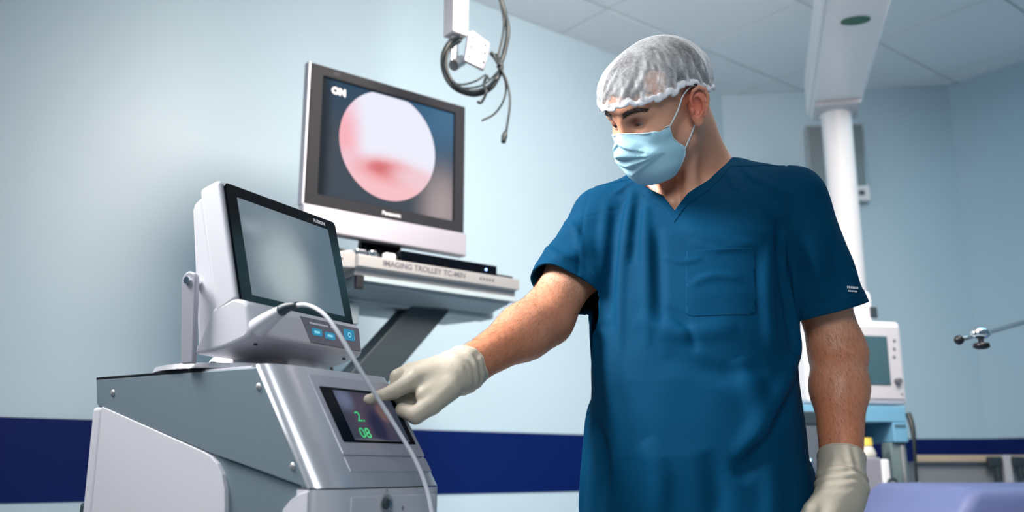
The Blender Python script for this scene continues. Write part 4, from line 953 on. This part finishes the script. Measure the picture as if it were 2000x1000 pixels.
# hair: a dark close-cropped layer under the net
def hairline(q):                                       # positive where hair grows
    rec = np.linalg.norm(np.stack([np.abs(q[:, 0])-.062, q[:, 1]-.045, q[:, 2]-.066], 1), axis=1)-.021
    return np.minimum(q[:, 2]-(.063-.55*np.clip(.075-q[:, 1], 0, .25)-.02*np.abs(q[:, 0])/.07), rec)
hf = lambda p: (head(hl(p), False)-.0035)*HS
def part_grid(f, c, r, h): return nets(f, np.array(c)-r, np.array(c)+r, h)
V, Q = part_grid(hf, HC, .16, .004); V = project(hf, V, 1); q = hl(V)
V, T = clip(V, tris(Q), np.minimum(hairline(q), q[:, 2]-.012-np.interp(q[:, 1], [-.12, -.06, -.025, .0, .02, .06, .11], [-.03, -.01, .020, .036, .036, .036, .044]))+.004*np.sin(q[:, 0]*300)*np.sin(q[:, 1]*260))
mScalp = mat('cropped_hair', srgb(46, 44, 48), .75, noise=.7, nscale=90, bump=1, bscale=500)
adopt(np_mesh('hair', V, T, mScalp))
# ---- hair net
def cap_base(p):
    q = hl(p); d = ell(q, (0, -.020, .036), (.0845, .110, .094))
    d = smin(d, ell(q, (0, .039, .052), (.071, .067, .056)), .03)
    return d
def pleat(q):
    th = np.arctan2(q[:, 1]+.02, q[:, 0]); top = np.clip((.125-q[:, 2])/.07, 0, 1)
    a = np.sin(th*34+6*np.sin(q[:, 2]*45))*.35+np.sin(th*21+2+5*np.sin(q[:, 2]*28))*.45+np.sin(th*55+9*q[:, 2]*10)*.2
    return a*top
capf = lambda p: (cap_base(p)-.0030*pleat(hl(p)))*HS
def cap_edge(q):                                       # positive inside the net
    y = q[:, 1]; e = np.interp(y, [-.12, -.06, -.025, .0, .02, .06, .11], [.000, .010, .034, .042, .036, .036, .044])
    return q[:, 2]-e-.0018*np.sin(y*210)-.0012*np.sin(y*390+1)
V, Q = part_grid(capf, HC, .165, .0026); V = project(capf, V, 1); q = hl(V); V, T = clip(V, tris(Q), cap_edge(q))
def net_mat():
    m = bpy.data.materials.new('hair_net'); m.use_nodes = True; nt = m.node_tree; L = nt.links.new
    for n in list(nt.nodes): nt.nodes.remove(n)
    out = nn(nt, 'ShaderNodeOutputMaterial'); tc = nn(nt, 'ShaderNodeTexCoord')
    di = nn(nt, 'ShaderNodeBsdfDiffuse'); di.inputs[0].default_value = (.82, .84, .86, 1); tr = nn(nt, 'ShaderNodeBsdfTranslucent'); tr.inputs[0].default_value = (.8, .82, .84, 1)
    m1 = nn(nt, 'ShaderNodeMixShader'); m1.inputs[0].default_value = .35; L(di.outputs[0], m1.inputs[1]); L(tr.outputs[0], m1.inputs[2])
    tp = nn(nt, 'ShaderNodeBsdfTransparent'); m2 = nn(nt, 'ShaderNodeMixShader')
    n1 = nn(nt, 'ShaderNodeTexNoise'); n1.inputs['Scale'].default_value = 170; n1.inputs['Detail'].default_value = 5; n1.inputs['Roughness'].default_value = .75; L(tc.outputs['Object'], n1.inputs['Vector'])
    n3 = nn(nt, 'ShaderNodeTexNoise'); n3.inputs['Scale'].default_value = 22; L(tc.outputs['Object'], n3.inputs['Vector'])
    at_ = nn(nt, 'ShaderNodeAttribute', attribute_name='dense')
    s = nn(nt, 'ShaderNodeMath', operation='MULTIPLY_ADD'); L(at_.outputs['Fac'], s.inputs[0]); s.inputs[1].default_value = .55; s.inputs[2].default_value = -.54
    s1 = nn(nt, 'ShaderNodeMath', operation='MULTIPLY_ADD'); L(n1.outputs[0], s1.inputs[0]); s1.inputs[1].default_value = .9; L(s.outputs[0], s1.inputs[2])
    s2 = nn(nt, 'ShaderNodeMath', operation='MULTIPLY_ADD', use_clamp=True); L(n3.outputs[0], s2.inputs[0]); s2.inputs[1].default_value = .95; L(s1.outputs[0], s2.inputs[2])
    mn = nn(nt, 'ShaderNodeMath', operation='MINIMUM'); mn.inputs[1].default_value = .95; L(s2.outputs[0], mn.inputs[0])
    L(mn.outputs[0], m2.inputs[0]); L(tp.outputs[0], m2.inputs[1]); L(m1.outputs[0], m2.inputs[2]); L(m2.outputs[0], out.inputs[0]); return m
q = hl(V); ed = cap_edge(q); th = np.arctan2(q[:, 1]+.02, q[:, 0])
dense = np.clip(pleat(q)*1.3-.15, 0, 1)*.9+np.clip(1-ed/.012, 0, 1)*.9+np.clip(1-np.abs(th*0+np.linalg.norm(q-V3(-.068, .035, .058), axis=1))/.028, 0, 1)
mNet = net_mat(); adopt(np_mesh('hair_net', V, T, mNet, None, dict(dense=np.clip(dense, 0, 1.3))))['label'] = 'see-through white pleated hair net'
# ruffled elastic edge of the net
mBand = mat('net_elastic', srgb(226, 226, 232), .8, bump=.3, bscale=300)
def band_pts():
    out = []
    for k in range(240):
        th = 2*PI*k/240; dx, dy = math.cos(th), math.sin(th)
        r = .07
        for _ in range(8):
            y = r*dy-.01; e = float(np.interp(y, [-.12, -.06, -.025, .0, .02, .06, .11], [.000, .010, .034, .042, .036, .036, .044])); e += .0018*math.sin(y*210)+.0012*math.sin(y*390+1)
            P = hw(r*dx, y, e+.003); r -= float(cap_base(P[None])[0])*.9
        out.append((hw((r+.0008*math.sin(k*.9))*dx, (r+.0006*math.sin(k*1.1))*dy-.01, e+.003+.0012*math.sin(k*.7)+.0008*math.sin(k*1.37))))
    return out
bp_ = band_pts(); bm = bmesh.new(); rings = []; N_b = len(bp_)
for i in range(N_b):
    p = Vector(bp_[i]); d = (Vector(bp_[(i+1) % N_b])-Vector(bp_[i-1])).normalized(); o_ = (p-Vector(HC)); o_ = (o_-d*o_.dot(d)).normalized(); u_ = d.cross(o_)
    rw = .0062*(1+.25*math.sin(i*.63)+.12*math.sin(i*1.9)); rt = .0024*(1+.25*math.sin(i*.97+1))
    rings.append([bm.verts.new(p+o_*math.cos(a)*rt+u_*math.sin(a)*rw) for a in [2*PI*j/8 for j in range(8)]])
for i in range(N_b):
    for j in range(8): bm.faces.new((rings[i][j], rings[(i+1) % N_b][j], rings[(i+1) % N_b][(j+1) % 8], rings[i][(j+1) % 8]))
bmesh.ops.recalc_face_normals(bm, faces=bm.faces)
adopt(obj('net_band', bm, mBand, smooth=True))
# ---- face mask
def mask_base(p):
    q = p
    d = ell(q, (0, .038, -.050), (.065, .062, .066))
    d = smin(d, ell(q, (0, .054, -.078), (.042, .038, .036)), .04)
    d = smin(d, cone(q, (0, .083, -.006), (0, .095, -.034), .0105, .0135), .030)
    d = smin(d, cone(q, (0, .091, -.043), (0, .070, -.082), .013, .015), .030)
    hd = head(p, False)-.0025
    return smin(d, hd, .01)
def mask_v(q): return (q[:, 2]+.062)-.25*(q[:, 1]-.06)                  # height across the mask
def mask_f(p):
    q = hl(p); v = mask_v(q); aqx = np.abs(q[:, 0]); t_ = np.clip(1-aqx/.062, 0, 1); saw = 0; lat = 1
    for c, am in ((-.020, .0042), (-.043, .0055), (-.066, .0050), (-.088, .0035)):
        vk = q[:, 2]-(-.056+(c+.056)*t_); u = vk/.013
        saw = saw+am*np.clip(1-np.abs(u), 0, 1)*np.where(u < 0, np.exp(-(u/.30)**2), 1)*np.clip(t_*3.5, 0, 1)
    w = .0009*np.sin(q[:, 0]*95+v*160)*np.exp(-((v+.012)/.03)**2)
    return (mask_base(q)-saw*lat-w)*HS
V, Q = part_grid(mask_f, hw(0, .05, -.055), .12, .0028); V = project(mask_f, V, 1); q = hl(V); aq = np.abs(q[:, 0])
top = -(q[:, 2]-np.interp(q[:, 1], [.015, .04, .07, .09, .115], [-.014, -.017, -.018, -.012, -.002]))
side = q[:, 1]-np.interp(q[:, 2], [-.13, -.09, -.072, -.062, -.045, -.022], [.050, .028, .022, .026, .044, .050])
bot = (q[:, 2]-(-.116+.25*np.clip(.05-q[:, 1], 0, .1)))
c_ = np.minimum(np.minimum(top, side), bot); V, T = clip(V, tris(Q), c_)
mMask = mat('mask_cloth', srgb(172, 218, 236), .75, noise=.03, nscale=60, bump=.15, bscale=700)
q = hl(V); mo = adopt(np_mesh('face_mask', V, T, mMask)); thick(mo, .0012); mo['label'] = 'pale blue pleated face mask'
def on_mask(x, y, z):                                  # nearest point of the mask surface
    P = hw(x, y, z)[None]; return project(mask_f, P, 6)[0]
mEdge = mat('mask_edging', srgb(214, 232, 240), .7)
for s in (-1, 1):
    pts = [on_mask(.060*s, y, z) for y, z in ((.050, -.019), (.046, -.036), (.037, -.053), (.024, -.070), (.028, -.088), (.041, -.110))]
    adopt(obj('mask_edging', B(tube, pts, .0011, seg=6, n=5), mEdge, smooth=True))
    A1 = on_mask(.060*s, .050, -.019); A2 = on_mask(.06*s, .024, -.068)
    e1 = hw(.0785*s, .004, .024); e2 = hw(.083*s, -.022, .032); e3 = hw(.079*s, -.030, .004); e4 = hw(.0765*s, -.010, -.030)
    adopt(obj('ear_loop', B(tube, [A1, (A1+e1)/2+HB[0]*s*.003, e1, e2, e3, e4, A2], .0013, seg=6, n=8), mEdge, smooth=True))
pts = [on_mask(x, y, z) for x, y, z in ((-.056, .050, -.0185), (-.045, .065, -.0185), (-.022, .086, -.0140), (0, .105, -.006), (.022, .086, -.0140), (.045, .065, -.0185), (.056, .050, -.0185))]
adopt(obj('mask_hem', B(tube, pts, .0010, seg=6, n=6), mEdge, smooth=True))
# ---- scrub top
FOLDS = []                                             # (points in torso frame, amplitude, width)
def fold(pts, amp, wid): FOLDS.append(([np.array(p, float) for p in pts], amp, wid))
def px_t(px, py, y=.13):                               # a pixel of the chest to torso frame, at forward depth y
    r = np.array(at(px, py, 1.0))-V3(0, 0, .9); n = TB[1]; o = V3(0, 0, .9); t = ((TC+n*y-o)@n)/(r@n); return tl(o+r*t)
def folds(q):
    out = np.zeros(len(q))
    for pts, a, wd in FOLDS:
        P = np.array(pts); m = ((q > P.min(0)-3*wd) & (q < P.max(0)+3*wd)).all(1)
        if not m.any(): continue
        wd = wd*.9; d = None; n = len(pts)-1
        for i in range(n):
            s_ = pts[i+1]-pts[i]; t = np.clip(((q[m]-pts[i])@s_)/(s_@s_), 0, 1); e = np.linalg.norm(q[m]-pts[i]-t[:, None]*s_, axis=1); u = (i+t)/n
            if d is None: d, U_ = e, u
            else: k_ = e < d; d = np.where(k_, e, d); U_ = np.where(k_, u, U_)
        a_ = a*np.sin(PI*np.clip(U_, 0, 1))**.8
        out[m] += 1.7*a_*np.exp(-(d/wd)**2)
    return out
aR = (ElR-ShR)/np.linalg.norm(ElR-ShR); aL = (ElL-ShL)/np.linalg.norm(ElL-ShL)
HmR = ShR+(ElR-ShR)*.735; HmL = ShL+(ElL-ShL)*.735
def sleeve(p, S, Hm, a, s):
    E2 = Hm+a*.06
    d = cone(p, S, E2, .066, .068 if s > 0 else .077)
    t = (p-S)@a; r = p-S-t[:, None]*a; x_ = np.cross(a, Tu); x_ /= np.linalg.norm(x_); y_ = np.cross(a, x_)
    th = np.arctan2(r@y_, r@x_)
    wr = .0025*np.sin(th*3+t*22+s)*np.clip(t/.08, 0, 1)+.0018*np.sin(th*5-t*48+2*s)*np.clip(t/.08, 0, 1)
    if s > 0: wr = wr+.0035*np.sin(t*75+th*1.5)*np.exp(-((t-.12)/.06)**2)*np.clip(np.cos(th-2.6), 0, 1)
    return d-wr
def scrub(p, off=0.):
    q = tl(p); d = torso(q, .010)
    s = np.stack([np.abs(q[:, 0]), q[:, 1], q[:, 2]], 1)
    d = smin(d, cone(s, (.055, -.028, 1.462), (.178, -.012, 1.405), .048, .062), .05)
    d = smin(d, cone(q, (0, -.04, 1.45), (0, -.05, 1.52), .085, .070), .03)
    a = sleeve(p, ShR, HmR, aR, 1); b = sleeve(p, ShL, HmL, aL, -1)
    d = smin(d, a, .020); d = smin(d, b, .010)
    # shoulder yoke seam, armhole seams: shallow grooves
    for z0, k in ((.0, 0),):
        seam = np.abs(s[:, 2]-(1.405-.28*(s[:, 0]-.10))); d = d+.0012*np.exp(-(seam/.0022)**2)*(q[:, 1] > .02)*(s[:, 0] > .04)*(s[:, 0] < .19)
    arm_s = np.abs(s[:, 0]-(.192-.05*np.clip(1.40-s[:, 2], 0, .2))); d = d+.0016*np.exp(-(arm_s/.0022)**2)*(s[:, 2] > 1.20)*(q[:, 1] > -.2)
    d = d-folds(q)-.0008*np.sin(q[:, 0]*31+3*np.sin(q[:, 2]*17))*np.sin(q[:, 2]*23+2*np.sin(q[:, 0]*19))
    d = np.minimum(d, np.minimum(torso(q, -.0075), cone(s, (.05, -.028, 1.455), (.175, -.012, 1.395), .0500, .0595)))
    d = np.minimum(d, np.minimum(cone(s, (.018, .075, 1.395), (.15, .035, 1.425), .0135, .0135), cone(q, tl(hw(.055, -.012, -.045)[None])[0], (.018, .06, 1.405), .0165, .0125)))
    return d-off
def on_cloth(px, py):                                  # where the line through a pixel meets the cloth
    r = np.array(at(px, py, 1.0))-V3(0, 0, .9); ts = np.linspace(1.35, 2.05, 351); P = V3(0, 0, .9)+ts[:, None]*r
    d = scrub(P); k = int(np.argmax(d < 0)) if (d < 0).any() else int(np.argmin(d)); return tl(P[k:k+1])[0]
def pf(lst, amp, wid):
    c = catmull([(a, b, 0) for a, b in lst], 3); PF.append(([on_cloth(v[0], v[1]) for v in c], amp, wid))
PF = []
for l, a, w_, y in (
 ([(1222, 365), (1206, 430), (1196, 520), (1190, 620)], -.0060, .011, .09), ([(1188, 385), (1180, 450), (1172, 560), (1170, 660)], .0060, .011, .08),
 ([(1250, 372), (1242, 440), (1236, 520)], -.0060, .011, .10), ([(1236, 365), (1224, 450), (1214, 560), (1212, 700)], .0070, .010, .10),
 ([(1262, 400), (1262, 500), (1266, 680)], .0080, .010, .12), ([(1284, 440), (1287, 520), (1292, 660)], -.0050, .011, .13),
 ([(1160, 480), (1158, 600), (1165, 760)], .006, .014, .06), ([(1190, 640), (1200, 760), (1230, 900)], .006, .020, .12),
 ([(1525, 425), (1528, 520), (1545, 640), (1550, 700)], -.016, .012, .06), ([(1500, 480), (1498, 580), (1508, 690)], .007, .014, .09), ([(1540, 560), (1552, 640), (1556, 720)], .006, .012, .05),
 ([(1560, 640), (1540, 740), (1480, 850), (1440, 900)], .009, .020, .10), ([(1556, 700), (1530, 790), (1470, 890), (1440, 940)], -.008, .016, .10),
 ([(1440, 700), (1480, 790), (1500, 900)], .006, .022, .13), ([(1300, 690), (1400, 730), (1500, 720)], -.004, .02, .14),
 ([(1240, 620), (1330, 650), (1440, 640)], .005, .018, .14), ([(1160, 820), (1180, 900), (1170, 1010)], -.007, .016, .10), ([(1150, 780), (1145, 900), (1132, 1020)], .008, .014, .06),
 ([(1260, 860), (1290, 930), (1280, 1040)], .006, .02, .14), ([(1380, 880), (1400, 960), (1390, 1050)], -.005, .02, .14), ([(1500, 900), (1510, 980), (1500, 1050)], .007, .018, .12),
 ([(1345, 470), (1400, 488), (1470, 478)], .0030, .007, 0), ([(1290, 500), (1330, 512), (1372, 505)], .0028, .006, 0), ([(1345, 560), (1390, 540), (1450, 545)], .0030, .008, 0),
 ([(1155, 640), (1185, 655), (1200, 690)], .0045, .007, 0), ([(1300, 600), (1345, 640), (1360, 690)], -.0035, .010, 0), ([(1060, 480), (1090, 500), (1128, 505)], .0045, .008, 0), ([(1055, 520), (1090, 540), (1130, 550)], -.0045, .008, 0), ([(1100, 430), (1125, 450), (1136, 500)], .004, .008, 0),
 ([(1570, 420), (1590, 500), (1610, 590)], .0035, .014, 0), ([(1610, 440), (1632, 510), (1650, 580)], -.003, .012, 0), ([(1250, 350), (1225, 362), (1190, 385)], .003, .006, 0),
 ([(1415, 325), (1440, 370), (1500, 430)], .004, .008, .06), ([(1450, 325), (1475, 350), (1560, 385)], .0035, .008, .02), ([(1330, 440), (1400, 470), (1490, 480)], .003, .014, .13)): pf(l, a, w_)
FOLDS += PF
def neckline(q):                                       # positive where there is cloth
    x, y, z = q[:, 0]-.006, q[:, 1], q[:, 2]; zv = 1.371
    vee = np.where(y > -.02, (z-zv)-np.interp(np.abs(x), [0, .024, .060, .085, .12], [0, .036, .062, .095, .16]), -1)           # >0 inside the V
    back = z-1.492
    return -np.maximum(np.minimum(vee, .1), back)
V, Q = nets(scrub, TC+V3(-.33, -.27, .70), TC+V3(.36, .23, 1.56), .0045); V = project(scrub, V, 1); T = tris(Q); SV, ST = V, T
def cloth_c(V, over=0.):
    q = tl(V); c = neckline(q)*.5; c = np.minimum(c, q[:, 2]-.735)
    nearR = np.linalg.norm(V-HmR-((V-HmR)@aR)[:, None]*aR, axis=1) < .11; nearL = np.linalg.norm(V-HmL-((V-HmL)@aL)[:, None]*aL, axis=1) < .11
    cR = -((V-HmR)@aR); cL = -((V-HmL)@aL)
    outR = (tl(V)[:, 0] > .15) & nearR; outL = (tl(V)[:, 0] < -.15) & nearL
    tq = .0045-torso(q, .010)
    c = np.where(outR, np.minimum(c, np.maximum(cR, tq)), c); c = np.where(outL, np.minimum(c, np.maximum(cL, tq)), c); return c
V1, T1 = clip(SV, ST, cloth_c(SV))
def cloth_mat():
    m = mat('scrub_cloth', srgb(0, 57, 88), .7, noise=.12, nscale=7, bump=.25, bscale=900, spec=.05)
    b = m.node_tree.nodes['Principled BSDF']; return m
mScrub = cloth_mat()
so = adopt(np_mesh('scrub_top', V1, T1, mScrub)); thick(so, .0018); so['label'] = 'teal short-sleeved V-neck scrub top'
# pieces sewn on: neck facing, pocket, sleeve hems - slightly proud copies of the same surface
def patch(name, c, off, m=None, th=.0012):
    V2, T2 = clip(SV, ST, c)
    if not len(T2): return None
    sc_ = lambda p: scrub(p, off); V2 = project(sc_, V2, 2); o = adopt(np_mesh(name, V2, T2, m or mScrub)); thick(o, th); return o
qS = tl(SV); base_c = cloth_c(SV)
patch('neck_facing', np.minimum(np.minimum(base_c, .013-neckline(qS)*.5), qS[:, 1]+.02), .0008)
pk = [px_t(1338, 500, .13), px_t(1510, 640, .10)]
x0, x1 = pk[1][0], pk[0][0]; z1, z0 = 1.285, 1.160
patch('chest_pocket', np.minimum(np.minimum(np.minimum(qS[:, 0]-(-.135), -.018-qS[:, 0]), np.minimum(qS[:, 2]-z0-.25*np.clip(np.abs(qS[:, 0]+.0765)-.045, 0, 1), z1-qS[:, 2])), qS[:, 1]-.03), .0005)
for Hm_, a_, sg in ((HmR, aR, 1), (HmL, aL, -1)):
    t_ = (SV-Hm_)@a_; rr_ = np.linalg.norm(SV-Hm_-t_[:, None]*a_, axis=1); patch('sleeve_hem', np.minimum(np.minimum(np.minimum(base_c, t_+.024), .105-rr_), np.where((qS[:, 0]*sg > .14) & (torso(qS, .010) > .006), 1, -1)), .0012)
# little white woven mark on the left sleeve
tp = np.array(at(1663, 567, 1.6)); r_ = np.array(at(1663, 567, 1.0))-V3(0, 0, .9); ts = np.linspace(1.5, 1.85, 900); pp = V3(0, 0, .9)+ts[:, None]*r_; dd = scrub(pp)
k = int(np.argmax(dd < 0)); hitp = pp[k]; nrm = grad(scrub, hitp[None])[0]; nrm /= np.linalg.norm(nrm)
ux = V3(1, .0, -.03); ux -= nrm*(ux@nrm); ux /= np.linalg.norm(ux); uy = np.cross(nrm, ux); bm = bmesh.new()
for row, (wd, hh) in enumerate(((.022, .0042), (.017, .0030))):
    x = -.011 if row == 0 else -.009
    while x < wd/2:
        w_ = .0022+.0014*((hash((row, round(x*1e4))) % 5)/5); c = hitp+nrm*.0022+ux*x-uy*(row*.0062-.003)
        q4 = [c, c+ux*w_, c+ux*w_+uy*hh, c+uy*hh]; vs = [bm.verts.new(v) for v in q4]; bm.faces.new(vs); x += w_+.0007
adopt(obj('sleeve_mark', bm, M['wprint']))
# ---- trousers, shoes
def trs(p):
    q = tl(p); d = None
    for s in (1, -1):
        e = chain(q, [V3(.095*s, 0, .86), V3(.105*s, .02, .50), V3(.11*s, 0, .08)], [.105, .085, .075], .03); d = e if d is None else smin(d, e, .04)
    return smin(d, np.maximum(torso(q, -.003), q[:, 2]-.99), .04)
V, Q = nets(trs, TC+V3(-.34, -.30, .0), TC+V3(.34, .30, 1.03), .010); V, T = clip(V, tris(Q), np.minimum(tl(V)[:, 2]-.06, .96-tl(V)[:, 2])); thick(adopt(np_mesh('trousers', V, T, mScrub)), .002)
mShoe = mat('shoe', srgb(225, 228, 230), .5)
for s in (1, -1):
    sf = lambda p: smax(smin(cone(tl(p), (.11*s, -.03, .045), (.115*s, .155, .035), .046, .036), cone(tl(p), (.11*s, -.03, .05), (.11*s, -.01, .10), .044, .042), .02), .002-p[:, 2], .004)
    V, Q = nets(sf, TC+V3(-.3, -.30, -.01), TC+V3(.3, .30, .17), .008); adopt(np_mesh('shoe', V, Q, mShoe))
# ---- gloves
def glove_mat():
    m = mat('latex', srgb(180, 168, 152), .5, noise=.05, nscale=30, bump=.35, bscale=120, spec=.4, sss=.2); return m
mLatex = glove_mat()
def glove(W, E, H, cl, rim_w, ra_, rb_):
    f = (W-E)/np.linalg.norm(W-E)
    def g(p):
        d = hand(p, H, .0022); t = (p-W)@f
        cf = cone(p, W-f*(cl+.03), W+f*.012, ra_, rb_); cf2 = cf
        d = smin(d, cf2, .016); rr = p-W-t[:, None]*f
        th = np.arctan2(rr[:, 2], rr[:, 0])
        wr = (.0011*np.sin(t*420+2*np.sin(th*2))+.0009*np.sin(t*250+th*2))*np.exp(-((t-.002)/.022)**2)
        wr = wr+.0011*np.sin(th*7+t*60)*np.exp(-((t+.035)/.03)**2)
        return d-wr
    P = np.array([x for pts, _ in H['fingers'] for x in pts]+[W, W-f*(cl+.02)])
    V, Q = nets(g, P.min(0)-.05, P.max(0)+.05, .0020); V = project(g, V, 1)
    V, T = clip(V, tris(Q), (V-W)@f+cl-.002*np.sin(V[:, 2]*160)); o = adopt(np_mesh('glove', V, T, mLatex)); thick(o, .0008)
    # rolled bead at the cuff
    x_ = np.cross(f, V3(.1, .2, 1)); x_ /= np.linalg.norm(x_); y_ = np.cross(f, x_)
    for tt, rb in ((cl-.0005, .0011), (rim_w, .0009)):
        if tt is None: continue
        pts = []
        for k in range(40):
            a = 2*PI*k/40; d = x_*math.cos(a)+y_*math.sin(a); r = .04
            for _ in range(6):
                c = W-f*tt+d*r; c = c+f*.002*math.sin(c[2]*160)*(rb > .001)+f*.0016*math.sin(a*2+1)*(rb < .001); r -= float(g(c[None])[0])
            pts.append(c)
        bm = bmesh.new(); tube(bm, pts+[pts[0]], rb, seg=6, n=1, smooth=False); adopt(obj('glove_bead', bm, mLatex, smooth=True))
    return g
gR = glove(WrR, ElR, HRt, .020, None, .0355, .034); gL = glove(WrL, ElL, HLt, .056, .012, .0405, .0385)
print('person', time.time()-T0)
